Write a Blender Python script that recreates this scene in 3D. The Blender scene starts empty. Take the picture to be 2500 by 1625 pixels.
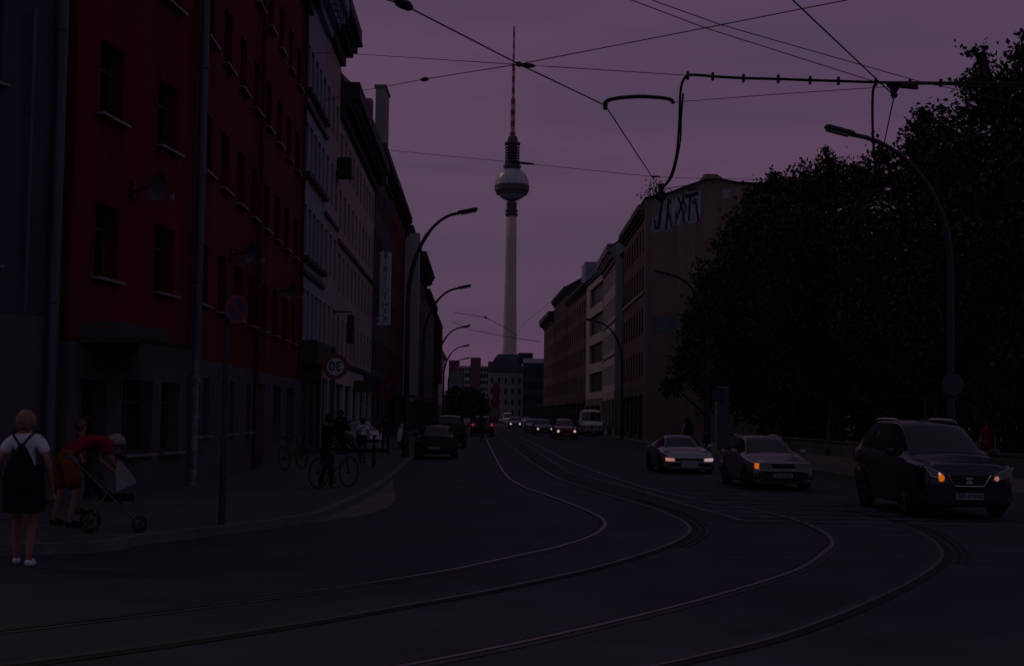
import bpy, bmesh, math, random
import numpy as np
from mathutils import Matrix, Vector
R = math.radians
sc = bpy.context.scene
COL = sc.collection
rng = random.Random(11)

# ------------------------------------------------------------------ camera
FPX, ROLL, PITCH, CAMH = 3400.0, R(.8), math.atan(202.5/3400), 1.75
_F = Vector((0, math.cos(PITCH), math.sin(PITCH)))
_R0 = Vector((1, 0, 0)); _U0 = Vector((0, -math.sin(PITCH), math.cos(PITCH)))
_R = _R0*math.cos(ROLL) + _U0*math.sin(ROLL)
_U = -_R0*math.sin(ROLL) + _U0*math.cos(ROLL)
CAMP = Vector((0, 0, CAMH))
cd = bpy.data.cameras.new('camera'); cam = bpy.data.objects.new('camera', cd); COL.objects.link(cam)
m = Matrix((_R, _U, -_F)).transposed().to_4x4(); m.translation = CAMP
cam.matrix_world = m
cd.sensor_width = 36; cd.lens = 36*FPX/2500; cd.clip_start = .1; cd.clip_end = 12000
sc.camera = cam

def ray(px, py): return _F*FPX + _R*(px-1250) + _U*(812.5-py)
def at(px, py, Y):                       # measured pixel + known distance -> point in the street
    d = ray(px, py); return CAMP + d*(Y/d.y)
def G(px, py, z=0.0):                    # measured pixel of a ground contact -> point on the ground
    d = ray(px, py); return CAMP + d*((z-CAMH)/d.z)

# ------------------------------------------------------------------ world, sun, exposure
sc.view_settings.view_transform = 'Standard'; sc.view_settings.look = 'None'
sc.view_settings.exposure = 0.0; sc.view_settings.gamma = 1.0
sc.render.filter_size = 2.1
sc.cycles.max_bounces = 6
SUN_EL, SUN_AZ = R(42), R(298)           # weak diffused sun, ahead and to the left, above the left roofs
w = bpy.data.worlds.new('World'); sc.world = w; w.use_nodes = True
nt = w.node_tree; nt.nodes.clear(); N = nt.nodes.new; L = nt.links.new
out = N('ShaderNodeOutputWorld'); bg1 = N('ShaderNodeBackground'); bg2 = N('ShaderNodeBackground'); add = N('ShaderNodeAddShader')
sky = N('ShaderNodeTexSky'); sky.sky_type = 'NISHITA'; sky.sun_disc = False
sky.sun_elevation = R(4); sky.sun_rotation = SUN_AZ; sky.dust_density = 3
L(sky.outputs[0], bg1.inputs[0]); bg1.inputs[1].default_value = .006
tc = N('ShaderNodeTexCoord'); mp = N('ShaderNodeMapping'); mp.inputs['Scale'].default_value = (1.6, 1.6, 11)
mp.inputs['Rotation'].default_value = (0.05, .06, 0)
L(tc.outputs['Generated'], mp.inputs[0])
nz = N('ShaderNodeTexNoise'); nz.inputs['Scale'].default_value = 2.4; nz.inputs['Detail'].default_value = 5; nz.inputs['Roughness'].default_value = .5
L(mp.outputs[0], nz.inputs['Vector'])
cr = N('ShaderNodeValToRGB'); cr.color_ramp.elements[0].position = .36; cr.color_ramp.elements[1].position = .64
cr.color_ramp.elements[0].color = (.076, .0445, .092, 1); cr.color_ramp.elements[1].color = (.101, .0485, .102, 1)
L(nz.outputs[0], cr.inputs[0]); bg2.inputs[1].default_value = .95
# the cloud deck turns darker and more neutral towards the zenith and bluer behind the camera
sx = N('ShaderNodeSeparateXYZ'); L(tc.outputs['Generated'], sx.inputs[0])
mz = N('ShaderNodeMapRange'); mz.inputs[1].default_value = .36; mz.inputs[2].default_value = .8; L(sx.outputs['Z'], mz.inputs[0])
m1 = N('ShaderNodeMix'); m1.data_type = 'RGBA'; L(mz.outputs[0], m1.inputs[0]); L(cr.outputs[0], m1.inputs[6]); m1.inputs[7].default_value = (.036, .032, .050, 1)
my = N('ShaderNodeMapRange'); my.inputs[1].default_value = .1; my.inputs[2].default_value = -.6; L(sx.outputs['Y'], my.inputs[0])
m2 = N('ShaderNodeMix'); m2.data_type = 'RGBA'; L(my.outputs[0], m2.inputs[0]); L(m1.outputs[2], m2.inputs[6]); m2.inputs[7].default_value = (.060, .056, .094, 1)
L(m2.outputs[2], bg2.inputs[0])
L(bg1.outputs[0], add.inputs[0]); L(bg2.outputs[0], add.inputs[1]); L(add.outputs[0], out.inputs[0])
sd = bpy.data.lights.new('sun', 'SUN'); so = bpy.data.objects.new('sun', sd); COL.objects.link(so)
sd.energy = .15; sd.angle = R(12); sd.color = (1, .78, .72)
so.rotation_euler = Vector((math.sin(SUN_AZ)*math.cos(SUN_EL), math.cos(SUN_AZ)*math.cos(SUN_EL), math.sin(SUN_EL))).to_track_quat('Z', 'Y').to_euler()

# ------------------------------------------------------------------ materials
MATS = {}
def mat(name, col, rough=.8, noise=.25, scale=3.0, metal=0, spec=.5, bump=0, col2=None, coord='Object', stretch=(1, 1, 1), coat=0):
    if name in MATS: return MATS[name]
    mt = bpy.data.materials.new(name); mt.use_nodes = True; t = mt.node_tree; b = t.nodes['Principled BSDF']
    b.inputs['Roughness'].default_value = rough; b.inputs['Metallic'].default_value = metal
    b.inputs['Specular IOR Level'].default_value = spec; b.inputs['Coat Weight'].default_value = coat
    c = t.nodes.new('ShaderNodeTexCoord'); mpp = t.nodes.new('ShaderNodeMapping'); mpp.inputs['Scale'].default_value = stretch
    t.links.new(c.outputs[coord], mpp.inputs[0])
    n = t.nodes.new('ShaderNodeTexNoise'); n.inputs['Scale'].default_value = scale; n.inputs['Detail'].default_value = 6; n.inputs['Roughness'].default_value = .65
    t.links.new(mpp.outputs[0], n.inputs['Vector'])
    r_ = t.nodes.new('ShaderNodeValToRGB'); r_.color_ramp.elements[0].position = .3; r_.color_ramp.elements[1].position = .7
    c2 = col2 or tuple(x*(1+noise) for x in col); c1 = col if col2 else tuple(x*(1-noise) for x in col)
    r_.color_ramp.elements[0].color = (*c1, 1); r_.color_ramp.elements[1].color = (*c2, 1)
    t.links.new(n.outputs[0], r_.inputs[0]); t.links.new(r_.outputs[0], b.inputs['Base Color'])
    if bump:
        bp = t.nodes.new('ShaderNodeBump'); bp.inputs['Strength'].default_value = bump; bp.inputs['Distance'].default_value = .02
        n2 = t.nodes.new('ShaderNodeTexNoise'); n2.inputs['Scale'].default_value = scale*14; n2.inputs['Detail'].default_value = 4
        t.links.new(c.outputs[coord], n2.inputs['Vector']); t.links.new(n2.outputs[0], bp.inputs['Height']); t.links.new(bp.outputs[0], b.inputs['Normal'])
    MATS[name] = mt; return mt
def bricks(name, c1, c2, mortar, scale=1.0, bw=.25, bh=.075, rough=.85):
    if name in MATS: return MATS[name]
    mt = mat(name, c1, rough); t = mt.node_tree; b = t.nodes['Principled BSDF']
    c = t.nodes.new('ShaderNodeTexCoord'); br = t.nodes.new('ShaderNodeTexBrick')
    br.inputs['Color1'].default_value = (*c1, 1); br.inputs['Color2'].default_value = (*c2, 1); br.inputs['Mortar'].default_value = (*mortar, 1)
    br.inputs['Scale'].default_value = scale; br.inputs['Brick Width'].default_value = bw; br.inputs['Row Height'].default_value = bh
    br.inputs['Mortar Size'].default_value = .012
    t.links.new(c.outputs['Object'], br.inputs['Vector'])
    mx = t.nodes.new('ShaderNodeMix'); mx.data_type = 'RGBA'; mx.blend_type = 'MULTIPLY'; mx.inputs[0].default_value = .6
    n = t.nodes.new('ShaderNodeTexNoise'); n.inputs['Scale'].default_value = .35; n.inputs['Detail'].default_value = 5
    t.links.new(c.outputs['Object'], n.inputs['Vector'])
    t.links.new(br.outputs[0], mx.inputs[6]); t.links.new(n.outputs[0], mx.inputs[7]); t.links.new(mx.outputs[2], b.inputs['Base Color'])
    return mt
def glow(name, col, s):
    mt = bpy.data.materials.new(name); mt.use_nodes = True; b = mt.node_tree.nodes['Principled BSDF']
    b.inputs['Base Color'].default_value = (*col, 1); b.inputs['Emission Color'].default_value = (*col, 1); b.inputs['Emission Strength'].default_value = s
    n = mt.node_tree.nodes.new('ShaderNodeTexNoise'); n.inputs['Scale'].default_value = 25
    mr = mt.node_tree.nodes.new('ShaderNodeMapRange'); mr.inputs[3].default_value = s*.55; mr.inputs[4].default_value = s*1.45
    mt.node_tree.links.new(n.outputs[0], mr.inputs[0]); mt.node_tree.links.new(mr.outputs[0], b.inputs['Emission Strength'])
    return mt

M_ASPH = mat('asphalt', (.043, .042, .054), .72, .42, .55, spec=.28, bump=.3, coord='Object')
M_ASPH2 = mat('asphalt_dark', (.030, .028, .034), .72, .25, .5, spec=.25, bump=.3)
M_JOINT = mat('rail_joint_filler', (.07, .064, .07), .8, .35, 1.4, spec=.25, bump=.3)
M_GUTTER = mat('gutter_concrete', (.16, .13, .13), .8, .3, .8, bump=.3)
M_PAVE = bricks('paving_slabs', (.15, .125, .125), (.11, .094, .098), (.03, .027, .03), 1, .5, .5)
M_KERB = mat('kerb_granite', (.13, .12, .125), .7, .3, 3, bump=.2)
M_SOIL = mat('soil', (.03, .028, .02), .95, .3, 1.2)
M_PAINT = mat('worn_road_paint', (.06, .058, .065), .75, .3, 3, col2=(.22, .20, .20), spec=.3)
M_STEEL = mat('rail_steel', (.20, .18, .19), .45, .15, 6, metal=1)
M_STEEL_D = mat('rail_steel_dull', (.16, .14, .15), .5, .2, 6, metal=1)
M_GROOVE = mat('rail_groove', (.006, .006, .007), .9, .2, 4)
M_RED = mat('red_plaster', (.085, .004, .011), .9, .25, .5, col2=(.18, .009, .021), spec=.2, bump=.1, stretch=(1.3, 1.3, .22))
M_BAND = mat('dark_brown_plinth', (.10, .085, .10), .8, .25, .8, spec=.2)
M_GREYDARK = mat('grey_dark_render', (.075, .07, .09), .85, .2, .6, spec=.2, stretch=(1.3, 1.3, .22))
M_BLUEGREY = mat('blue_grey_render', (.34, .33, .42), .85, .14, .5, spec=.2, stretch=(1.3, 1.3, .22))
M_CREAM = mat('cream_render', (.40, .32, .30), .85, .15, .5, spec=.2, stretch=(1.3, 1.3, .22))
M_CREAM2 = mat('pale_render', (.52, .44, .46), .85, .12, .5, spec=.2, stretch=(1.3, 1.3, .22))
M_BEIGE = mat('beige_render', (.33, .28, .27), .85, .15, .5, spec=.2, stretch=(1.3, 1.3, .22))
M_BROWN = mat('brown_render', (.13, .085, .08), .85, .2, .6, spec=.2, stretch=(1.3, 1.3, .22))
M_DRED = mat('dark_red_render', (.12, .022, .03), .85, .2, .6, spec=.2, stretch=(1.3, 1.3, .22))
M_GREYR = mat('grey_render', (.17, .16, .18), .85, .2, .6, spec=.2, stretch=(1.3, 1.3, .22))
M_DARKR = mat('sooty_render', (.075, .065, .075), .85, .25, .5, spec=.2, stretch=(1.3, 1.3, .22))
M_NAVY = mat('navy_cladding', (.03, .03, .055), .6, .2, .5)
M_BRICK = bricks('old_brick', (.40, .265, .235), (.31, .21, .19), (.34, .29, .28), 1)
M_ROOF = bricks('roof_tiles', (.06, .035, .036), (.045, .03, .032), (.02, .015, .018), 1, .25, .35)
M_SLATE = bricks('slate_roof', (.06, .062, .085), (.05, .052, .072), (.02, .02, .03), 1, .3, .25, .6)
M_EAVE = mat('eave_timber', (.05, .042, .045), .8, .2, 2)
M_GLASS = mat('window_glass', (.012, .012, .016), .08, .2, 2, spec=.5)
M_FRAME = mat('window_frame', (.16, .14, .15), .6, .15, 3)
M_FRAMED = mat('dark_window_frame', (.05, .045, .05), .6, .15, 3)
M_SILL = mat('sill_zinc', (.21, .185, .205), .5, .15, 3)
M_POLE = mat('grey_pole_paint', (.03, .03, .042), .55, .2, 2)
M_DARK = mat('black_metal', (.02, .02, .024), .5, .2, 3)
M_RUB = mat('black_rubber', (.012, .012, .013), .85, .2, 5)
M_PIPE = mat('zinc_pipe', (.07, .07, .095), .5, .25, 1.5)
M_PIPEW = mat('peeling_white_pipe', (.06, .055, .065), .7, .2, 5, col2=(.38, .35, .37))
M_WHITE = mat('white_paint', (.72, .68, .70), .6, .06, 3)
M_SIGNRED = mat('sign_red', (.20, .010, .024), .5, .1, 3)
M_SIGNBLUE = mat('sign_blue', (.016, .022, .085), .5, .1, 3)
M_BLACK = mat('sign_black', (.012, .012, .014), .6, .1, 3)
M_CONC = mat('tower_concrete', (.72, .55, .45), .85, .12, .05, stretch=(1, 1, .15))
M_TSTEEL = mat('tower_steel', (.54, .47, .52), .36, .25, .35, metal=.25)
M_TDARK = mat('tower_windows', (.12, .09, .11), .5, .35, .3)
M_TRED = mat('mast_red', (.36, .03, .05), .6, .1, .2)
M_TWHITE = mat('mast_white', (.42, .36, .40), .6, .1, .2)
M_TGREY = mat('tower_grey', (.085, .07, .095), .6, .3, .3)
M_LEAF = mat('leaves', (.022, .030, .014), .75, .5, .5, spec=.2, col2=(.058, .062, .034))
M_LEAF2 = mat('leaves_far', (.02, .026, .014), .7, .4, .6, spec=.25, col2=(.04, .05, .025))
M_BARK = mat('bark', (.05, .036, .03), .9, .3, 4, bump=.4, stretch=(1, 1, .3))
M_SKIN = mat('skin', (.30, .12, .085), .55, .08, 8)
M_CHROME = mat('chrome', (.62, .58, .60), .18, .08, 6, metal=1)
M_RIM = mat('alloy_rim', (.42, .38, .40), .3, .1, 6, metal=.9)
M_SGLASS = mat('dark_side_glass', (.005, .005, .008), .4, .1, 3, spec=.02)
M_CGLASS = mat('car_glass', (.018, .018, .026), .06, .1, 3, spec=.9)
M_LAMPG = mat('lamp_glass', (.26, .23, .25), .15, .2, 14, spec=.8)
G_AMBER = glow('amber_light', (1.0, .22, .02), .42)
G_WARM = glow('warm_light', (1.0, .68, .66), .48)
G_PINK = glow('pinkish_light', (1.0, .55, .52), .40)
G_RED = glow('red_tail_light', (.9, .03, .07), .30)

# ------------------------------------------------------------------ mesh builder
class MB:
    def __init__(s): s.v = []; s.f = []; s.mi = []; s.m = 0
    def add(s, vs, fs, M=None):
        o = len(s.v)
        s.v += [tuple(M @ Vector(p)) if M else tuple(p) for p in vs]
        for f in fs: s.f.append([i+o for i in f]); s.mi.append(s.m)
    def box(s, c, d, M=None, rz=0, bev=0):
        x, y, z = (k/2 for k in d)
        T = Matrix.Translation(c) @ Matrix.Rotation(rz, 4, 'Z')
        if M: T = M @ T
        if bev:
            b = min(bev, x*.9, y*.9, z*.9); vs = []
            for sz in (-1, 1):
                for (ax, ay) in ((x-b, y), (x, y-b)):
                    pass
            prof = [(-x+b, -y), (x-b, -y), (x, -y+b), (x, y-b), (x-b, y), (-x+b, y), (-x, y-b), (-x, -y+b)]
            ins = [(px*(1-b/x), py*(1-b/y)) for px, py in prof]
            rings = [(ins, -z), (prof, -z+b), (prof, z-b), (ins, z)]
            for pr_, zz in rings: vs += [(a, c_, zz) for a, c_ in pr_]
            fs = [list(range(7, -1, -1)), [24+i for i in range(8)]]
            for k in range(3):
                for i in range(8): j = (i+1) % 8; fs.append([k*8+i, k*8+j, k*8+8+j, k*8+8+i])
            s.add(vs, fs, T); return
        vs = [(a, b, c_) for c_ in (-z, z) for b in (-y, y) for a in (-x, x)]
        s.add(vs, [(0, 2, 3, 1), (4, 5, 7, 6), (0, 1, 5, 4), (2, 6, 7, 3), (0, 4, 6, 2), (1, 3, 7, 5)], T)
    def bx(s, x0, x1, y0, y1, z0, z1, M=None): s.box(((x0+x1)/2, (y0+y1)/2, (z0+z1)/2), (x1-x0, y1-y0, z1-z0), M)
    def prism(s, pts, y0, y1, M=None):      # polygon in x,z extruded along y
        n = len(pts); vs = [(p[0], y0, p[1]) for p in pts] + [(p[0], y1, p[1]) for p in pts]
        s.add(vs, [list(range(n)), list(range(2*n-1, n-1, -1))] + [(i+n, (i+1) % n+n, (i+1) % n, i) for i in range(n)], M)
    def slab(s, pts, z0, z1, M=None):       # polygon in x,y extruded along z
        n = len(pts); vs = [(p[0], p[1], z0) for p in pts] + [(p[0], p[1], z1) for p in pts]
        s.add(vs, [list(range(n-1, -1, -1)), list(range(n, 2*n))] + [(i, (i+1) % n, (i+1) % n+n, i+n) for i in range(n)], M)
    def tube(s, path, r, n=6, M=None, cap=True):
        P = [Vector(p) for p in path]; k = len(P)
        rs = r if isinstance(r, (list, tuple)) else [r]*k
        vs = []; up = Vector((0, 0, 1)); a = None
        for i in range(k):
            t = (P[min(i+1, k-1)]-P[max(i-1, 0)]).normalized()
            if a is None:
                a = t.cross(up)
                if a.length < .05: a = t.cross(Vector((1, 0, 0)))
            else:
                a = a - t*a.dot(t)
            a.normalize(); b = t.cross(a)
            vs += [tuple(P[i]+(a*math.cos(q)+b*math.sin(q))*rs[i]) for q in [2*math.pi*j/n for j in range(n)]]
        fs = [(i*n+j, i*n+(j+1) % n, (i+1)*n+(j+1) % n, (i+1)*n+j) for i in range(k-1) for j in range(n)]
        if cap: fs += [list(range(n-1, -1, -1)), list(range((k-1)*n, k*n))]
        s.add(vs, fs, M)
    def lathe(s, prof, n=24, M=None, cap=True):      # profile (r,z)
        vs = [(r*math.cos(2*math.pi*j/n), r*math.sin(2*math.pi*j/n), z) for r, z in prof for j in range(n)]; k = len(prof)
        fs = [(i*n+j, i*n+(j+1) % n, (i+1)*n+(j+1) % n, (i+1)*n+j) for i in range(k-1) for j in range(n)]
        if cap: fs += [list(range(n-1, -1, -1)), list(range((k-1)*n, k*n))]
        s.add(vs, fs, M)
    def ribbon(s, pts, w, z, z2=None):               # flat strip along a ground path, thickness down to z2
        P = [Vector((p[0], p[1], 0)) for p in pts]; vs = []
        for i in range(len(P)):
            t = (P[min(i+1, len(P)-1)]-P[max(i-1, 0)]).normalized(); nrm = Vector((t.y, -t.x, 0))
            a = P[i]+nrm*(w[0]); b = P[i]+nrm*(w[1]); vs += [(a.x, a.y, z), (b.x, b.y, z)]
        s.add(vs, [(2*i, 2*i+2, 2*i+3, 2*i+1) for i in range(len(P)-1)])
    def mesh(s, name, mats, smooth=False):
        me = bpy.data.meshes.new(name); me.from_pydata(s.v, [], s.f)
        for q in (mats if isinstance(mats, (list, tuple)) else [mats]): me.materials.append(q)
        if any(s.mi): me.polygons.foreach_set('material_index', s.mi)
        if smooth: me.polygons.foreach_set('use_smooth', [True]*len(me.polygons))
        me.update(); return me
    def build(s, name, mats, parent=None, smooth=False, fix=False):
        me = s.mesh(name, mats, smooth)
        if fix:
            b = bmesh.new(); b.from_mesh(me); bmesh.ops.recalc_face_normals(b, faces=b.faces); b.to_mesh(me); b.free()
        return obj(name, me, parent)
def obj(name, me, parent=None, M=None):
    o = bpy.data.objects.new(name, me); COL.objects.link(o)
    if parent: o.parent = parent
    if M is not None: o.matrix_local = M
    return o
def thing(name, label, cat, loc=(0, 0, 0), rz=0, group=None, M=None):
    o = bpy.data.objects.new(name, None); COL.objects.link(o); o.empty_display_size = .3
    if M is not None: o.matrix_world = M
    else: o.location = loc; o.rotation_euler = (0, 0, rz)
    return tag(o, label, cat, group)
def tag(o, label, cat, group=None):
    o['label'] = label; o['category'] = cat
    if group: o['group'] = group
    return o
def struct(o, label=None, cat=None):
    o['kind'] = 'structure'
    if label: o['label'] = label; o['category'] = cat or o.name.split('.')[0].replace('_', ' ')
    return o
def crom(P, sub=6):
    P = [Vector(p) for p in P]; out_ = []
    for i in range(len(P)-1):
        a, b, c, d = P[max(i-1, 0)], P[i], P[i+1], P[min(i+2, len(P)-1)]
        for k in range(sub):
            t = k/sub
            out_.append(.5*((2*b)+(c-a)*t+(2*a-5*b+4*c-d)*t*t+(3*b-a-3*c+d)*t**3))
    out_.append(P[-1]); return out_
def txt(body, size, mat_, parent, M, name='lettering', mirror=True, bold=0.0):
    cu = bpy.data.curves.new(name, 'FONT'); cu.body = body; cu.size = size; cu.align_x = 'CENTER'; cu.align_y = 'CENTER'; cu.offset = bold; cu.extrude = .004
    tmp = bpy.data.objects.new('tmp', cu); COL.objects.link(tmp)
    dg = bpy.context.evaluated_depsgraph_get(); me = bpy.data.meshes.new_from_object(tmp.evaluated_get(dg))
    bpy.data.objects.remove(tmp); bpy.data.curves.remove(cu)
    # stand the letters up: text x -> x (mirrored as in the photograph), text y -> z, facing -y
    for v in me.vertices:
        x, y, z = v.co; v.co = ((-x if mirror else x), -z, y)
    me.materials.clear(); me.materials.append(mat_); me.update()
    return obj(name, me, parent, M)
# ------------------------------------------------------------------ ground, road, pavements
b = MB(); b.add([(-5000, -60, -.03), (5000, -60, -.03), (5000, 9000, -.03), (-5000, 9000, -.03)], [(0, 1, 2, 3)])
struct(b.build('ground', M_SOIL), 'dark bare ground reaching out to the horizon', 'ground')
b = MB(); b.add([(-60, -25, 0), (60, -25, 0), (60, 560, 0), (-60, 560, 0)], [(0, 1, 2, 3)])
struct(b.build('road', M_ASPH), 'grey asphalt street with curving tram rails', 'road')

KL = [(-34, 13.5), (-22, 14.0), (-12, 15.0), (-5.78, 17.05), (-4.95, 18.43), (-4.25, 20.13), (-3.5, 22.0), (-3.2, 25.07), (-3.22, 34.94), (-3.97, 55.16), (-4.85, 76.61), (-6.2, 120), (-8.2, 190), (-11, 290)]
KR = [(42, 26.5), (22, 28), (15, 30), (12.6, 32.2), (10.9, 38), (10.3, 45), (9.9, 60), (9.3, 77), (8.75, 98), (8.3, 130), (4.4, 250), (3.4, 300)]
def pavement(name, K, far, lab):
    p = [(q.x, q.y) for q in crom([(a, c, 0) for a, c in K], 5)]
    b = MB(); b.slab(p + far, -.02, .12); o = b.build(name, M_PAVE, fix=True); struct(o, lab, 'pavement')
    b = MB(); s = -1 if p[-1][0] < 0 else 1
    if s < 0: b.ribbon(p, (0.0, .16), .128); b.ribbon(p, (.16, .163), .128)
    else: b.ribbon(p, (-.16, 0.0), .128)
    # kerb stones: top and street face
    P = [Vector((a, c, 0)) for a, c in p]; vs = []
    for i in range(len(P)):
        t = (P[min(i+1, len(P)-1)]-P[max(i-1, 0)]).normalized(); n = Vector((t.y, -t.x, 0))*(-s)
        e = P[i]+n*.16*(1 if True else 0); vs += [(e.x, e.y, .128), (e.x, e.y, -.02)]
    b.add(vs, [(2*i, 2*i+2, 2*i+3, 2*i+1) for i in range(len(P)-1)])
    struct(b.build('kerb', M_KERB), 'pale granite kerb edging the %s pavement' % ('near left' if s < 0 else 'park side'), 'kerb')
pavement('pavement', KL, [(-40, 290), (-40, 13.5)], 'grey slab pavement in front of the red building')
pavement('pavement', KR, [(60, 300), (60, 26.5)], 'grey slab pavement along the park trees')
# concrete gutter lane at the left kerb
b = MB(); g = crom([(-3.98, 21.2, 0), (-3.3, 23.3, 0), (-3.02, 26, 0), (-2.98, 30, 0), (-3.05, 34.5, 0), (-3.4, 42, 0)], 6)
vs = []
for i, q in enumerate(g):
    k = i/(len(g)-1); wd = .10+.60*math.sin(math.pi*min(1, k*1.15))**1.5
    vs += [(q.x+.0, q.y, .004), (q.x+wd, q.y-.25*wd, .004)]
b.add(vs, [(2*i, 2*i+2, 2*i+3, 2*i+1) for i in range(len(g)-1)])
struct(b.build('gutter', M_GUTTER), 'worn pale concrete gutter at the left kerb', 'gutter')

# ------------------------------------------------------------------ tram tracks
R1 = [(-7.2, 300), (-3.8, 180), (-2.2, 120), (-1.36, 85.67), (-.65, 58.9), (-.15, 42.1), (.27, 35.3), (.86, 30.93), (1.32, 27.4), (1.56, 24.9), (1.57, 23.26), (1.43, 21.9), (1.14, 20.46), (.61, 18.79), (-.02, 17.36), (-.547, 16.17), (-1.07, 15.2), (-1.68, 14.23), (-2.6, 12.9), (-4.2, 10.9), (-6.2, 8.9)]
R2 = [(-5.76, 300), (-2.35, 180), (-.72, 120), (.09, 85.7), (.76, 58.9), (1.18, 46), (1.52, 39), (2.0, 34.3), (2.56, 29.83), (2.9, 27.02), (3.03, 24.37), (2.96, 22.41), (2.65, 20.7), (2.15, 19.02), (1.52, 17.37), (.93, 16.02), (.318, 14.85), (-.331, 13.7), (-.9, 12.82), (-1.78, 11.49), (-2.73, 10.26), (-3.9, 9.0), (-5.4, 7.5)]
R3 = [(-4.2, 300), (-.8, 180), (.75, 120), (1.55, 86), (2.2, 59), (2.62, 48), (3.02, 40), (3.55, 33.5), (4.15, 29.8), (4.66, 27.4), (4.96, 25.3), (5.0, 23.6), (4.86, 21.5), (4.58, 19.94), (4.15, 18.57), (3.51, 16.78), (2.89, 15.49), (1.94, 13.76), (1.19, 12.53), (.46, 11.43), (-.154, 10.57), (-.8, 9.75), (-1.9, 8.5), (-3.2, 7.2)]
R4 = [(-2.76, 300), (.65, 180), (2.2, 120), (3.0, 86), (3.65, 59), (4.07, 48), (4.5, 40.2), (5.1, 34.5), (5.75, 30.5), (6.35, 27.3), (6.64, 24.8), (6.66, 23.0), (6.37, 20.9), (5.89, 18.82), (5.41, 17.45), (4.78, 16.0), (4.04, 14.5), (3.08, 12.72), (2.22, 11.31), (1.57, 10.47), (1.03, 9.83), (0, 8.7), (-1.4, 7.3)]
def track(ra, rb, lab):
    t = thing('tram_track', lab, 'tram track', (ra[8][0], ra[8][1], 0), 0, 'tram tracks curving through the junction')
    bb = Vector((ra[8][0], ra[8][1], 0))
    for k, pts in enumerate((ra, rb)):
        p = [q-bb for q in crom([(x, y, 0) for x, y in pts], 8)]
        b = MB()
        if k == 0: b.ribbon(p, (-.045, .02), .010); gr = (.02, .075)
        else: b.ribbon(p, (.05, .10), .010); gr = (-.06, .05)
        rl = b.build('rail', M_STEEL if k == 0 else M_STEEL_D, t)
        b = MB(); b.ribbon(p, gr, .006); b.build('groove', M_GROOVE, rl)
        b = MB(); b.ribbon(p, (-.15, -.055) if k == 0 else (.10, .20), .005); b.build('sealing_strip', M_JOINT, rl)
track(R1, R2, 'inner tram track bending left towards the near corner')
track(R3, R4, 'outer tram track passing the hatched road marking')
b = MB()
for rr in (R2[8:14], R4[9:15]): b.ribbon(crom([(x, y, 0) for x, y in rr], 8), (-.17, -.13), .009); b.ribbon(crom([(x, y, 0) for x, y in rr], 8), (-.26, -.235), .008)
struct(b.build('check_rail', M_GROOVE), 'short check rails beside the outer rails in the bend', 'check rail')
# darker asphalt band between the inner track and the worn line, worn line, hatching
edge = crom([(.75, 96, 0), (1.15, 80, 0), (1.5, 62, 0)] + [tuple(G(*q)) for q in ((1391, 1153), (1460, 1170), (1560, 1197), (1690, 1236), (1826, 1273))], 6)
inner = crom([(.45, 90, 0), (.95, 62, 0), (1.32, 47, 0), (1.7, 39, 0), (2.2, 34.3, 0), (2.8, 29.83, 0), (3.2, 27.0, 0), (3.3, 24.4, 0), (3.9, 23.6, 0)], 6)
b = MB(); n = min(len(edge), len(inner)); E_ = [edge[round(i*(len(edge)-1)/(n-1))] for i in range(n)]; I_ = [inner[round(i*(len(inner)-1)/(n-1))] for i in range(n)]
b.add([(q.x, q.y, .004) for q in E_]+[(q.x, q.y, .004) for q in I_], [(i, i+1, n+i+1, n+i) for i in range(n-1)])
struct(b.build('asphalt_patch', M_ASPH2), 'darker strip of new asphalt beside the inner track', 'asphalt patch')
b = MB(); b.ribbon(edge, (-.06, .07), .009)
a0, a1 = G(1826, 1273), G(2560, 1283)
b.ribbon([a0, a1, Vector((15, 23.6, 0))], (-.09, .09), .010)
for i, (dy, x1) in enumerate(((1.15, 7.6), (2.4, 7.3), (3.75, 7.2), (5.2, 6.9), (6.8, 6.5), (8.5, 6.0), (10.4, 5.6))):
    y = a0.y+dy
    k = min(range(len(edge)), key=lambda q: abs(edge[q].y-y)); x0 = edge[k].x+.1
    b.ribbon([Vector((x0, y, 0)), Vector((x1, y-.12, 0))], (-.11, .11), .009)
struct(b.build('road_marking', M_PAINT), 'worn white hatching and edge line before the junction', 'road marking')
b = MB()
for x in (1.0, 2.2, 3.5, 5.4, 7.0, 8.3): b.ribbon([Vector((x, 17.75+.02*x, 0)), Vector((x+.8, 17.77+.02*x, 0))], (-.035, .035), .0035)
for x in (2.1, 3.4, 5.2): b.ribbon([Vector((x, 21.6, 0)), Vector((x+1.0, 21.62, 0))], (-.04, .04), .0035)
struct(b.build('crossing_marking', M_PAINT), 'faint dashed crossing line on the asphalt in the junction', 'road marking')
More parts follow.
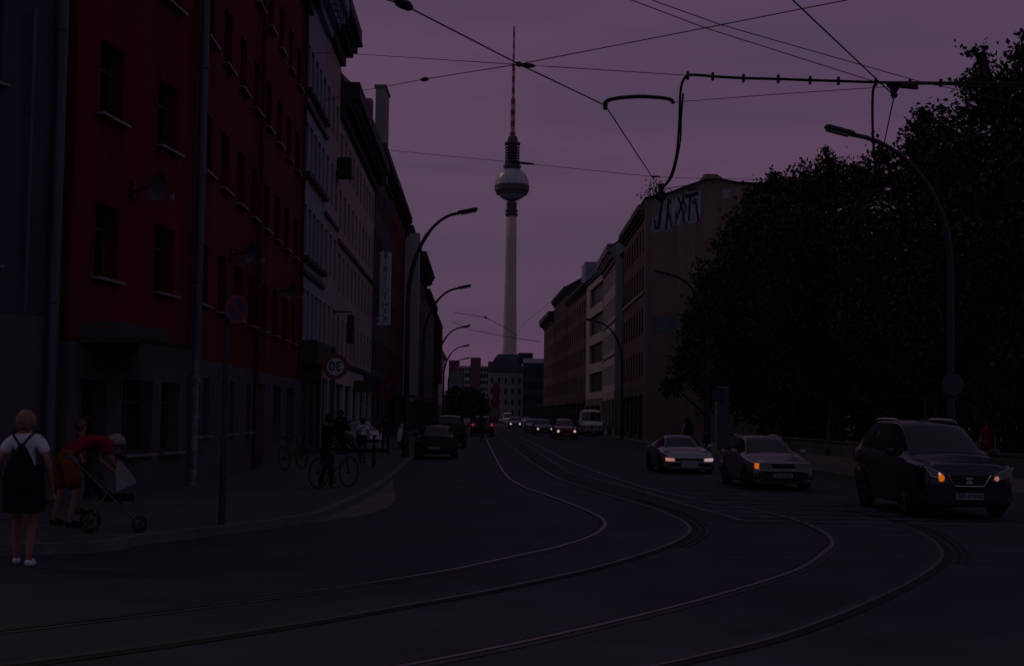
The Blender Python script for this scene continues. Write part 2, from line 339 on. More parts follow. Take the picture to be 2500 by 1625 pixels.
# ------------------------------------------------------------------ buildings
def frame_of(p0, p1, z=0):
    u = Vector((p1[0]-p0[0], p1[1]-p0[1], 0)); Ln = u.length; u.normalize(); inn = Vector((-u.y, u.x, 0))
    M = Matrix.Identity(4)
    M.col[0][:3] = u; M.col[1][:3] = inn; M.col[3][:3] = (p0[0], p0[1], z)
    return M, Ln
def wall_grid(b, Ln, z0, z1, ops, rec, y=0.0):
    us = sorted({0, Ln, *[o[0] for o in ops], *[o[1] for o in ops]}); zs = sorted({z0, z1, *[o[2] for o in ops], *[o[3] for o in ops]})
    for i in range(len(us)-1):
        for j in range(len(zs)-1):
            cu, cz = (us[i]+us[i+1])/2, (zs[j]+zs[j+1])/2
            if any(o[0] < cu < o[1] and o[2] < cz < o[3] for o in ops): continue
            b.add([(us[i], y, zs[j]), (us[i+1], y, zs[j]), (us[i+1], y, zs[j+1]), (us[i], y, zs[j+1])], [(0, 1, 2, 3)])
    for u0, u1, a, c in ops:
        for q in ([(u0, a), (u0, c)], [(u1, c), (u1, a)], [(u0, c), (u1, c)], [(u1, a), (u0, a)]):
            (p, r_), (s_, t_) = q
            b.add([(p, y, r_), (s_, y, t_), (s_, y+rec, t_), (p, y+rec, r_)], [(0, 1, 2, 3)])
WCACHE = {}
def window_mesh(wd, ht, fm, style=0):
    k = (round(wd, 2), round(ht, 2), fm.name, style)
    if k not in WCACHE:
        b = MB(); t = .07
        b.bx(0, wd, 0, .07, 0, t); b.bx(0, wd, 0, .07, ht-t, ht); b.bx(0, t, 0, .07, t, ht-t); b.bx(wd-t, wd, 0, .07, t, ht-t)
        if style == 0: b.bx(wd/2-.04, wd/2+.04, .005, .07, t, ht-t); b.bx(t, wd-t, .01, .07, ht*.68, ht*.68+.06)
        f = b.mesh('window', fm)
        b = MB(); b.add([(t, .05, t), (wd-t, .05, t), (wd-t, .05, ht-t), (t, .05, ht-t)], [(0, 1, 2, 3)])
        WCACHE[k] = (f, b.mesh('pane', M_GLASS if style == 0 else mat('dull_glass', (.02, .02, .026), .45, .2, 2, spec=.25)))
    return WCACHE[k]
def windows(root, ops, rec, fm, style=0, panes=True, y=0.0, name='window'):
    for u0, u1, a, c in ops:
        f, p = window_mesh(u1-u0, c-a, fm, style)
        o = obj(name, f, root, Matrix.Translation((u0, y+rec-.06, a)))
        obj('pane', p, o)
def building(name, label, p0, p1, depth, h, wm, ops=(), rec=.2, fm=M_FRAME, roof=None, cornice=None, plinth=None, sill=None, style=0, grp=None, strings=(), base=0.0, cat='building', blank=False):
    M, Ln = frame_of(p0, p1); root = thing(name, label, cat, M=M, group=grp)
    b = MB(); zt = h; zb = base
    if plinth: # ground-floor band in another colour, own mesh
        ph, pm, pops = plinth
        q = MB(); wall_grid(q, Ln, -.02, ph, pops, rec, -.03); q.bx(0, Ln, -.03, 0, ph, ph+.001)
        q.add([(0, -.03, -.02), (0, depth, -.02), (0, depth, ph), (0, -.03, ph)], [(0, 1, 2, 3)]); q.add([(Ln, -.03, -.02), (Ln, depth, -.02), (Ln, depth, ph), (Ln, -.03, ph)], [(3, 2, 1, 0)])
        q.build('ground_floor', pm, root); windows(root, pops, rec, fm, style, y=-.03); zb = ph
    else: zb = -.02
    wall_grid(b, Ln, zb, zt, ops, rec)
    b.add([(0, 0, zb), (0, depth, zb), (0, depth, zt), (0, 0, zt)], [(0, 1, 2, 3)]); b.add([(Ln, 0, zb), (Ln, depth, zb), (Ln, depth, zt), (Ln, 0, zt)], [(3, 2, 1, 0)])
    b.add([(0, depth, zb), (Ln, depth, zb), (Ln, depth, zt), (0, depth, zt)], [(3, 2, 1, 0)])
    # dark interior back so panes never show the sky through the house
    b.add([(0, 0, zt), (Ln, 0, zt), (Ln, depth, zt), (0, depth, zt)], [(0, 1, 2, 3)])
    rh, rm, ov = roof if roof else (0, M_ROOF, 0)
    if roof:
        for uu, fl in ((0, 0), (Ln, 1)):
            b.add([(uu, 0, zt), (uu, depth, zt), (uu, depth/2, zt+rh)], [(0, 1, 2) if not fl else (2, 1, 0)])
    b.build('wall', wm, root)
    windows(root, ops, rec, fm, style)
    if roof:
        q = MB(); t = .14; sl = rh/(depth/2)
        for sgn in (0, 1):
            e = -ov if not sgn else depth+ov
            z_e = zt - ov*sl
            vs = [(-.05, e, z_e), (Ln+.05, e, z_e), (Ln+.05, depth/2, zt+rh), (-.05, depth/2, zt+rh)]
            vs += [(x, y, z+t) for x, y, z in vs]
            q.add(vs, [(3, 2, 1, 0), (4, 5, 6, 7), (0, 1, 5, 4), (1, 2, 6, 5), (3, 0, 4, 7)])
        q.build('roof', rm, root)
    if cornice:
        cd_, ch, cm = cornice
        q = MB(); q.bx(-.04, Ln+.04, -cd_, -.002, h-ch*.45, h-.002); q.bx(0, Ln, -cd_*.6, -.002, h-ch*.75, h-ch*.45); q.bx(0, Ln, -cd_*.25, -.002, h-ch, h-ch*.75)
        k = int(Ln/.9)
        for i in range(k): q.bx((i+.3)*Ln/k, (i+.5)*Ln/k, -cd_*.85, -cd_*.6, h-ch*.7, h-ch*.45)
        q.build('cornice', cm, root)
    for z, d, hh, sm in strings:
        q = MB(); q.bx(-.02, Ln+.02, -d, -.002, z, z+hh); q.build('string_course', sm, root)
    if sill:
        smm, so_, sh = sill
        me = {}
        for u0, u1, a, c in list(ops)+([o for o in plinth[2] if o[2] > .6] if plinth else []):
            k = round(u1-u0, 2)
            if k not in me: q = MB(); q.bx(-.08, k+.08, -so_, rec*.5, -sh, 0); me[k] = q.mesh('sill', smm)
            obj('sill', me[k], root, Matrix.Translation((u0, -.03 if (plinth and a < plinth[0]) else 0, a-.002)))
    return root, Ln
def grid(n, u0, du, wd, rows): return [(u0+i*du, u0+i*du+wd, z, z+hh) for z, hh in rows for i in range(n)]
def chimney(root, c, d, m_=None):
    b = MB(); b.box(c, d); b.box((c[0], c[1], c[2]+d[2]/2+.08), (d[0]+.2, d[1]+.2, .16))
    for i in (-1, 1): b.lathe([(.12, 0), (.1, .5)], 8, Matrix.Translation((c[0]+i*d[0]*.25, c[1], c[2]+d[2]/2+.16)))
    b.build('chimney', m_ or M_BRICK, root)
def shop_sign(root, u, z, w_, h_, m_, out=.9, name='shop_sign'):
    b = MB(); b.box((u, -out/2-.1, z), (.14, out, h_), bev=.02); b.tube([(u, -.0, z+h_*.3), (u, -.12, z+h_*.3)], .03); b.build(name, m_, root)
def downpipe(root, u, z0, z1, r=.06, m_=None, name='downpipe', y=-.12):
    b = MB(); b.tube([(u, y, z0), (u, y, z1)], r, 10)
    z = z0+1
    while z < z1: b.lathe([(r+.012, 0), (r+.012, .06)], 10, Matrix.Translation((u, y, z))); b.bx(u-.02, u+.02, y, 0, z, z+.04); z += 2.4
    b.build(name, m_ or M_PIPE, root, smooth=False)

# --- leftmost grey building, frontal to the camera
c0, c1 = (-10.9, 18.6), (-7.98, 24.44)
o1 = [(1.0, 2.25, z, z+1.55) for z in (4.15, 7.2, 10.3)] + [(4.4, 5.05, z, z+1.55) for z in (4.15, 7.2, 10.3)] + [(-2.0+2.1, .85, 4.15, 5.7)]
r, Ln = building('apartment_building', 'dark grey building at the left edge, beside the red one', c0, c1, 14, 17, M_GREYDARK,
    [o for o in o1[:6]], .22, M_FRAMED, plinth=(3.35, M_BAND, [(1.0, 2.4, 0.05, 2.5), (3.6, 5.2, .9, 2.5)]), sill=(M_SILL, .14, .05), cornice=(.5, .8, M_EAVE), roof=(3, M_ROOF, .5))
downpipe(r, Ln-.9, 3.4, 8.6, .035)
downpipe(r, Ln-.25, .2, 17, .10)
# --- red building: two facades meeting at the corner downpipe
pA, pB, pC = (-7.80, 24.45), (-7.13, 30.7), (-7.93, 52.1)
opsA = [(u, u+1.15, z, z+1.38) for z in (4.2, 7.24, 10.33, 13.4) for u in (1.0, 4.05)]
plA = [(.5, 1.7, .05, 2.3), (2.5, 4.1, .9, 2.35), (4.6, 5.7, .9, 2.35)]
redM, LA = frame_of(pA, pB)
red, LA = building('red_apartment_building', 'deep red plastered corner building with pale window sills', pA, pB, 12, 17.5, M_RED, opsA, .3, M_FRAMED,
    plinth=(2.96, M_BAND, plA), sill=(M_SILL, .15, .05))
MB_, LB = frame_of(pB, pC)
rel = redM.inverted() @ MB_
opsB = [(u, u+1.15, z, z+1.4) for z in (4.22, 7.3, 10.42, 13.5) for u in [.95+i*2.52 for i in range(8)]]
plB = [(u, u+.75, 1.2, 2.55) for u in (.55, 1.75, 4.3, 5.5, 8.4)] + [(10.6, 12.0, .05, 2.6), (14, 16, .7, 2.6), (17.5, 19.5, .7, 2.6)]
def sub(name, mb, mats): o = mb.build(name, mats, red); o.matrix_local = rel; return o
b = MB(); wall_grid(b, LB, 2.96, 17.5, opsB, .28); b.add([(LB, 0, 0), (LB, 12, 0), (LB, 12, 17.5), (LB, 0, 17.5)], [(3, 2, 1, 0)]); b.add([(0, 0, 17.5), (LB, 0, 17.5), (LB, 12, 17.5), (0, 12, 17.5)], [(0, 1, 2, 3)]); sub('wall', b, M_RED)
b = MB(); wall_grid(b, LB, -.02, 2.96, plB, .28, -.03); b.bx(0, LB, -.03, 0, 2.96, 2.962); sub('ground_floor', b, M_BAND)
for ops_, yy in ((opsB, 0), (plB, -.03)):
    for u0, u1, a, c in ops_:
        f, p = window_mesh(u1-u0, c-a, M_FRAMED, 0)
        o = obj('window', f, red, rel @ Matrix.Translation((u0, yy+.22, a))); obj('pane', p, o)
q = MB(); q.bx(-.08, 1.23, -.15, .1, -.05, 0); sme = q.mesh('sill', M_SILL)
q = MB(); q.bx(-.06, .81, -.15, .1, -.05, 0); sme2 = q.mesh('sill', M_SILL)
for u0, u1, a, c in opsB: obj('sill', sme, red, rel @ Matrix.Translation((u0, 0, a-.002)))
for u0, u1, a, c in plB[:5]: obj('sill', sme2, red, rel @ Matrix.Translation((u0, -.03, a-.002)))
b = MB(); b.tube([(0, 0, 2.9), (0, 0, 17.6)], .10, 12)
for z in (4.6, 7.0, 9.4, 11.8, 14.2): b.lathe([(.125, 0), (.125, .08)], 12, Matrix.Translation((0, 0, z)))
b.lathe([(.10, 17.2), (.2, 17.45), (.2, 17.6)], 12)
o = b.build('downpipe', M_PIPE, red); o.matrix_local = rel @ Matrix.Translation((.05, -.16, 0))
b = MB(); b.tube([(0, 0, .1), (0, 0, 2.9)], .085, 12); b.lathe([(.11, 1.6), (.11, 1.7)], 12); b.lathe([(.11, 2.4), (.11, 2.55)], 12)
o = b.build('standpipe', M_PIPEW, red); o.matrix_local = rel @ Matrix.Translation((.05, -.16, 0))
b = MB(); b.tube([(9.75, -.1, .1), (9.75, -.1, 17.4)], .07, 10); sub('downpipe', b, M_DRED)
b = MB(); b.tube([(20.6, -.1, 3), (20.6, -.1, 17.4)], .06, 10); sub('downpipe', b, M_DRED)
b = MB(); b.bx(-.1, LB+.05, -.55, 0, 17.1, 17.5); b.bx(0, LB, -.25, 0, 16.8, 17.1); sub('cornice', b, M_EAVE)
b = MB(); b.bx(0, LA+.02, -.5, 0, 17.1, 17.5); b.build('cornice', M_EAVE, red)
b = MB(); b.prism([(.4, 2.95), (3.2, 2.95), (3.2, 3.05), (.4, 3.05)], -1.15, 0); b.add([(.4, -1.15, 2.55), (3.2, -1.15, 2.55), (3.2, -1.15, 3.05), (.4, -1.15, 3.05)], [(0, 1, 2, 3)]); b.prism([(.4, 3.05), (3.2, 3.05), (3.0, 3.35), (.6, 3.35)], -.7, 0); b.build('awning', M_EAVE, red)

# --- left row beyond the red building
def LX(y): return -7.93-.022*(y-52.1)
def lrow(name, label, y0, y1, h, wm, n, wd, rows, **k):
    p0, p1 = (LX(y0), y0), (LX(y1), y1); Ln = math.hypot(p1[0]-p0[0], y1-y0); du = Ln/n
    ops = [(i*du+(du-wd)/2, i*du+(du+wd)/2, z, z+hh) for z, hh in rows for i in range(n)]
    gf = k.pop('gf', None); pl = None
    if gf:
        ng, zg, mg = gf; dg = Ln/ng; pl = (zg, mg, [(i*dg+.35, (i+1)*dg-.35, .45 if i % 2 else .05, zg-.75) for i in range(ng)])
    return building(name, label, p0, p1, 11, h, wm, ops, k.pop('rec', .22), k.pop('fm', M_FRAME), plinth=pl, **k)
GR = 'old apartment houses lining the left side'
rows5 = [(4.6, 1.9), (7.8, 1.9), (11.0, 1.9), (14.2, 1.7)]
r, Ln = lrow('apartment_house', 'blue grey rendered house next to the red building, dark canopy over its shop', 52.15, 59.0, 19.4, M_BLUEGREY, 5, .95, rows5, gf=(3, 3.9, M_GREYDARK), cornice=(.9, 1.6, M_BLUEGREY), roof=(4.0, M_ROOF, .9), grp=GR, strings=((7.0, .12, .18, M_GREYDARK), (13.4, .12, .18, M_GREYDARK)))
b = MB(); b.bx(.1, Ln-.1, -.6, -.04, 3.6, 4.5); b.build('canopy', M_EAVE, r)
q = MB(); q.bx(-.06, 1.01, -.22, -.002, -.28, -.10); hm = q.mesh('balcony_box', M_EAVE)
for z, hh in rows5:
    for i in range(5): obj('flower_box', hm, r, Matrix.Translation((i*Ln/5+(Ln/5-.95)/2, 0, z)))
r, Ln = lrow('apartment_house', 'cream rendered house with deep projecting eaves, beyond the blue grey one', 59.05, 64.6, 19.7, M_CREAM, 3, .95, rows5, gf=(2, 4.0, M_BEIGE), cornice=(.95, 1.7, M_EAVE), roof=(4.2, M_ROOF, 1.0), grp=GR, strings=((4.05, .14, .2, M_EAVE), (10.2, .1, .16, M_EAVE)))
b = MB(); b.box((Ln-1.0, -.8, 5.6), (.5, .3, 1.3), bev=.04); b.tube([(Ln-1, 0, 6.4), (Ln-1, -.8, 6.4), (Ln-1, -.8, 6.2)], .04); b.build('hanging_lantern', M_DARK, r)
b = MB(); b.box((Ln-.5, -.35, 13.1), (.9, .7, .9), bev=.05); b.build('air_conditioner', M_DARK, r)
r, Ln = lrow('apartment_house', 'pale cream house with dark cornice and a tall chimney behind it', 64.65, 86.0, 17.3, M_CREAM, 10, .95, [(4.5, 1.8), (7.5, 1.8), (10.5, 1.8), (13.4, 1.6)], gf=(5, 3.9, M_CREAM2), cornice=(.9, 1.7, M_EAVE), roof=(4.6, M_ROOF, .9), grp=GR, strings=((4.05, .14, .2, M_EAVE), (9.7, .12, .2, M_EAVE)))
b = MB(); b.bx(1.0, 6.2, 1.2, 4.0, 17.6, 19.8); b.bx(8, 12, 1.2, 4.0, 17.6, 19.8); b.bx(.9, 6.3, .9, 4.0, 19.8, 20.0); b.bx(7.9, 12.1, .9, 4.0, 19.8, 20.0); b.build('dormer', M_EAVE, r)
shop_sign(r, 15.2, 3.5, .1, .8, M_SIGNBLUE); shop_sign(r, 9, 3.2, .1, .6, M_EAVE)
r, Ln = lrow('library_building', 'dark grey library house carrying a tall white vertical sign', 86.05, 101.0, 18.6, M_DARKR, 7, .95, [(4.6, 1.9), (8.0, 1.9), (11.4, 1.9), (14.8, 1.7)], gf=(4, 4.1, M_BROWN), cornice=(.7, 1.2, M_EAVE), roof=(4.4, M_ROOF, .7), grp=GR)
Ml = frame_of((LX(86.05), 86.05), (LX(101.0), 101.0))[0].inverted()
g_ = [at(px, py, 86.3) for px, py in ((780, 125), (845, 190), (880, 224), (903, 250))]
b = MB(); b.prism([(g_[0].x, 16)]+[(q.x, q.z) for q in g_]+[(g_[3].x+.02, 16)], 86.1, 86.5); o = b.build('gable_wall', M_GREYR, r, fix=True); o.matrix_local = Ml
b = MB(); a_, c_ = at(919, 216, 87), at(942, 216, 87); b.bx(a_.x, c_.x, 86.6, 89.5, 16.5, a_.z); b.bx(a_.x-.08, c_.x+.08, 86.5, 89.6, a_.z, a_.z+.15); o = b.build('chimney', M_BEIGE, r); o.matrix_local = Ml
b = MB(); a_, c_ = at(897, 243, 87), at(909, 243, 87); b.bx(a_.x, c_.x, 86.6, 87.6, 16.5, a_.z); o = b.build('chimney', M_BEIGE, r); o.matrix_local = Ml
Ms = Matrix.Translation((3.9, -.12, 0))
b = MB(); b.box((3.9, -.50, 9.95), (.16, .74, 4.55), bev=.03); b.tube([(3.9, 0, 12.1), (3.9, -.4, 12.3)], .04); b.bx(3.86, 3.94, -.2, 0, 7.9, 8.0); b.bx(3.82, 3.98, -.9, 0, 7.5, 7.66); s = b.build('vertical_sign', M_WHITE, r)
for i, ch in enumerate('BIBLIOTHEK'):
    # on the sign face that looks back along the street
    Mt = Matrix.Translation((3.81, -.50, 12.0-i*.455)) @ Matrix.Rotation(R(-90), 4, 'Z')
    txt(ch, .52, M_SIGNBLUE, s, Mt, 'letter')
shop_sign(r, 1.5, 3.6, .1, .9, M_SIGNRED); shop_sign(r, 9.5, 3.4, .1, .7, M_SIGNBLUE); shop_sign(r, 6.2, 3.0, .1, .5, M_SIGNRED)
r, Ln = lrow('apartment_house', 'dark red house past the library with a small shop awning', 101.05, 121.0, 18.9, M_DRED, 8, 1.0, [(4.6, 1.9), (8.0, 1.9), (11.4, 1.9), (14.8, 1.7)], gf=(5, 4.1, M_DARKR), cornice=(.6, 1.1, M_DRED), roof=(4.0, M_ROOF, .6), grp=GR)
b = MB(); b.prism([(2, 3.1), (9, 3.1), (9, 3.2), (2, 3.2)], -1.9, 0); b.bx(2, 9, -1.9, -1.86, 2.75, 3.2); b.build('awning', M_SIGNRED, r)
r, Ln = lrow('apartment_house', 'sooty brown house with a pale projecting pilaster at its near end', 121.05, 143.0, 18.3, M_DARKR, 8, 1.0, [(4.6, 1.9), (8.0, 1.9), (11.4, 1.9), (14.6, 1.7)], gf=(5, 4.1, M_BROWN), cornice=(.7, 1.2, M_EAVE), roof=(4.6, M_ROOF, .8), grp=GR)
b = MB(); b.bx(.05, 1.7, -1.25, -.002, 3.4, 17.4); b.slab([(.05, -1.25), (1.7, -1.25), (1.7, 0), (.05, 0)], 17.4, 17.6); b.build('pilaster', M_CREAM2, r)
shop_sign(r, 4, 3.3, .1, .7, M_WHITE)
r, Ln = lrow('apartment_house', 'dark house with the big black overhanging roof edge, mid street', 143.05, 166.0, 18.6, M_BROWN, 8, 1.0, [(4.6, 1.9), (8.0, 1.9), (11.4, 1.9), (14.6, 1.7)], gf=(5, 4.1, M_DARKR), cornice=(1.0, 2.0, M_EAVE), roof=(3.2, M_ROOF, 1.15), grp=GR)
r, Ln = lrow('apartment_house', 'grey house with a ragged roof line far down the left side', 166.05, 196.0, 16.8, M_GREYR, 10, 1.0, [(4.6, 1.9), (8.0, 1.9), (11.4, 1.9), (14.2, 1.5)], gf=(5, 4.1, M_DARKR), cornice=(.6, 1.1, M_EAVE), roof=(4.4, M_ROOF, .6), grp=GR)
chimney(r, (10, 4.5, 21.5), (1.4, .9, 2.6)); chimney(r, (22, 4.5, 21.3), (1.4, .9, 2.4))
r, Ln = lrow('apartment_house', 'brown house with flat top before the gap at the street end', 196.05, 222.0, 16.2, M_BROWN, 8, 1.0, [(4.6, 1.9), (8.0, 1.9), (11.4, 1.9)], gf=(5, 4.1, M_DARKR), cornice=(.5, .8, M_EAVE), roof=(2.5, M_ROOF, .5), grp=GR)
b = MB(); b.bx(6, 15, -.9, -.002, 6.5, 15.2); b.build('bay', M_DRED, r)
r, Ln = lrow('apartment_house', 'low pale house closing the left row', 222.05, 262.0, 12.5, M_CREAM2, 10, 1.2, [(4.6, 1.9), (8.0, 1.9)], gf=(5, 4.1, M_CREAM), cornice=(.4, .8, M_CREAM), roof=(3, M_ROOF, .4), grp=GR)

# --- right row
GR2 = 'old apartment houses lining the right side'
def rrow(name, label, q0, q1, h, wm, n, wd, rows, depth=12, **k):    # q0 near end, q1 far end
    Ln = math.hypot(q1[0]-q0[0], q1[1]-q0[1]); du = Ln/n
    ops = [(i*du+(du-wd)/2, i*du+(du+wd)/2, z, z+hh) for z, hh in rows for i in range(n)]
    gf = k.pop('gf', None); pl = None
    if gf:
        ng, zg, mg = gf; dg = Ln/ng; pl = (zg, mg, [(i*dg+.35, (i+1)*dg-.35, .45 if i % 2 else .05, zg-.75) for i in range(ng)])
    return building(name, label, q1, q0, depth, h, wm, ops, k.pop('rec', .22), k.pop('fm', M_FRAME), plinth=pl, grp=GR2, **k)
# corner house with the brick fire wall
Yw = 103.0
r, Ln = rrow('corner_apartment_house', 'brown brick corner house whose bare end wall carries black and white graffiti', (9.78, Yw), (9.70, 121.0), 17.6, M_BROWN, 8, 1.0, [(4.8, 1.9), (8.0, 1.9), (11.2, 1.9), (14.2, 1.7)], depth=13, gf=(5, 4.2, M_DARKR), cornice=(.5, 1.0, M_BROWN), strings=((11.0, .1, .2, M_BEIGE),))
Mi = r.matrix_world.inverted() if False else frame_of((9.70, 121.0), (9.78, Yw))[0].inverted()
top = [(1574, 487), (1610, 481), (1640, 472), (1680, 456), (1721, 443), (1760, 441), (1800, 449), (1860, 452), (1990, 454)]
b = MB(); pts = [at(px, py, Yw-.15) for px, py in top]
poly = [(9.76, -.02)]+[(p.x, p.z) for p in pts]+[(pts[-1].x, -.02)]
poly[1] = (9.76, poly[1][1])
b.prism(poly, Yw-.15, Yw+.25); o = b.build('end_wall', M_BRICK, r, fix=True); o.matrix_local = Mi
b = MB(); rp = [(p.x, p.z) for p in pts]
for i in range(len(rp)-1):
    (xa, za), (xb, zb_) = rp[i], rp[i+1]
    b.add([(xa, Yw-.3, za), (xb, Yw-.3, zb_), (xb, 121, zb_), (xa, 121, za), (xa, Yw-.3, za+.16), (xb, Yw-.3, zb_+.16), (xb, 121, zb_+.16), (xa, 121, za+.16)], [(3, 2, 1, 0), (4, 5, 6, 7), (0, 1, 5, 4), (2, 3, 7, 6)])
o = b.build('roof', M_ROOF, r); o.matrix_local = Mi
b = MB(); a_, c_ = at(1721, 423, Yw), at(1751, 423, Yw); d_ = at(1781, 443, Yw)
b.prism([(a_.x, a_.z-.9), (a_.x, a_.z), (c_.x, c_.z), (d_.x, d_.z), (d_.x, a_.z-.9)], Yw+.3, Yw+3); o = b.build('chimney', M_BRICK, r, fix=True); o.matrix_local = Mi
b = MB(); a_, c_ = at(1790, 440, Yw), at(1834, 440, Yw); b.bx(a_.x, c_.x, Yw+2, Yw+4, a_.z-.6, a_.z); o = b.build('chimney', M_BRICK, r); o.matrix_local = Mi
def wpx(x, y): return at(1570+x/8.596, 420+y/8.596, Yw-.15)
b = MB()
for pl_ in ([(400, 575), (640, 545), (660, 800), (690, 1100), (620, 1180), (480, 1240), (360, 1230), (250, 1285), (165, 1200), (200, 970), (320, 900), (335, 660)], [(650, 545), (730, 480), (880, 420), (905, 1040), (840, 1090), (700, 1120), (662, 800)], [(884, 420), (1100, 395), (1215, 400), (1200, 880), (1180, 1010), (1000, 1095), (910, 1040)]):
    P = [wpx(*q) for q in pl_]; b.prism([(p.x, p.z) for p in P], Yw-.156, Yw-.14)
o = b.build('graffiti_ground', mat('graffiti_white', (.34, .34, .40), .8, .5, 1.6, stretch=(3, 3, .5)), r, fix=True); o.matrix_local = Mi
b = MB()
for st, w_ in ((((395, 590), (360, 900), (320, 1190)), 62), (((320, 1180), (262, 1190), (238, 1000)), 40), (((528, 570), (520, 850), (485, 1205)), 50), (((525, 850), (560, 960), (602, 1165)), 40), (((575, 570), (580, 660)), 36), (((690, 830), (690, 1090)), 34), (((832, 450), (845, 560), (770, 790), (695, 1000)), 44), (((738, 520), (795, 720), (845, 860), (858, 1050)), 44), (((850, 620), (908, 780), (862, 870)), 30), (((890, 505), (1010, 490), (1150, 445)), 90), (((960, 380), (1090, 345)), 60), (((985, 540), (970, 800), (962, 1020)), 38), (((1098, 560), (1130, 800), (1160, 1010)), 44), (((1040, 600), (1075, 665)), 30)):
    P = [wpx(*q) for q in st]; w_ = w_/8.596/3400*Yw/2
    for i in range(len(P)-1):
        a, c = P[i], P[i+1]; t = Vector((c.x-a.x, 0, c.z-a.z)); t.normalize(); n = Vector((-t.z, 0, t.x))*w_; e = t*w_*.4
        b.prism([(a.x-n.x-e.x, a.z-n.z-e.z), (a.x+n.x-e.x, a.z+n.z-e.z), (c.x+n.x+e.x, c.z+n.z+e.z), (c.x-n.x+e.x, c.z-n.z+e.z)], Yw-.166-.002*i, Yw-.155)
o = b.build('graffiti_lettering', M_BLACK, r, fix=True); o.matrix_local = Mi
b = MB(); a_, c_ = at(1765, 462, Yw-.15), at(1784, 485, Yw-.15); b.bx(a_.x, c_.x, Yw-.17, Yw-.14, c_.z, a_.z); o = b.build('plaster_patch', M_BLUEGREY, r); o.matrix_local = Mi; b = MB(); a_, c_ = at(1592, 770, Yw-.15), at(1650, 815, Yw-.15); b.bx(a_.x, c_.x, Yw-.17, Yw-.14, c_.z, a_.z); o = b.build('plaster_patch', M_GREYR, r); o.matrix_local = Mi
# recessed dark house, cream house, ribbon-window house ...
r, Ln = rrow('apartment_house', 'narrow dark blue house squeezed between the brick corner house and the cream one', (10.35, 121.05), (10.3, 129.8), 17.0, M_NAVY, 4, 1.0, [(4.8, 1.9), (8.0, 1.9), (11.2, 1.9), (14.2, 1.7)], gf=(2, 4.2, M_DARKR), roof=(3.0, M_SLATE, .3))
b = MB(); b.bx(1.2, 4.5, -.02, 3, 17.2, 19.4); b.build('dormer', M_BLUEGREY, r)
r, Ln = rrow('apartment_house', 'cream house with close set windows and heavy moulded cornice', (9.62, 129.85), (9.6, 146.0), 18.0, M_CREAM2, 11, .8, [(4.9, 1.9), (8.1, 1.9), (11.3, 1.9), (14.3, 1.7)], gf=(4, 4.2, M_CREAM), cornice=(.8, 1.7, M_BEIGE), roof=(4.0, M_SLATE, .8), strings=((7.6, .1, .16, M_BEIGE), (10.8, .1, .16, M_BEIGE)))
def ribbon_house():
    q0, q1 = (9.55, 146.05), (8.75, 164.0); Ln = math.hypot(q1[0]-q0[0], q1[1]-q0[1])
    ops = [(4.2, Ln-.3, z, z+2.15) for z in (4.5, 7.7, 10.9, 14.1)]
    building('apartment_house', 'white modern house with dark ribbon windows and a blank white strip', q1, q0, 12, 17.2, M_CREAM2, ops, .35, M_FRAMED, plinth=(3.8, M_GREYR, [(.6, 5, .3, 3), (6, 10, .3, 3), (11, 16, .3, 3)]), style=1, grp=GR2, roof=(3.2, M_SLATE, .2))
ribbon_house()
r, Ln = rrow('apartment_house', 'dark brown house with steep slate dormers beside the white ribbon window house', (8.7, 164.05), (7.6, 190.0), 17.6, M_BROWN, 8, 1.0, [(4.8, 1.9), (8.0, 1.9), (11.2, 1.9), (14.0, 1.6)], gf=(5, 4.2, M_DARKR), cornice=(.5, 1.0, M_EAVE), roof=(5.2, M_SLATE, .5))
b = MB(); b.bx(20, 25, -.01, 3.5, 17.8, 20.2); b.build('dormer', M_BLUEGREY, r)
r, Ln = rrow('apartment_house', 'tall sooty house in the middle of the far right row', (7.55, 190.05), (6.5, 215.0), 19.6, M_DARKR, 8, 1.0, [(4.8, 1.9), (8.0, 1.9), (11.2, 1.9), (14.0, 1.6)], gf=(5, 4.2, M_DARKR), cornice=(.5, 1.0, M_EAVE), roof=(3.4, M_ROOF, .5))
r, Ln = rrow('apartment_house', 'reddish brown house ending the right row, open sky beyond it', (6.45, 215.05), (5.5, 238.0), 18.0, M_BROWN, 7, 1.0, [(4.8, 1.9), (8.0, 1.9), (11.2, 1.9), (14.0, 1.6)], gf=(5, 4.2, M_DARKR), cornice=(.9, 1.6, M_EAVE), roof=(2.8, M_ROOF, .7))

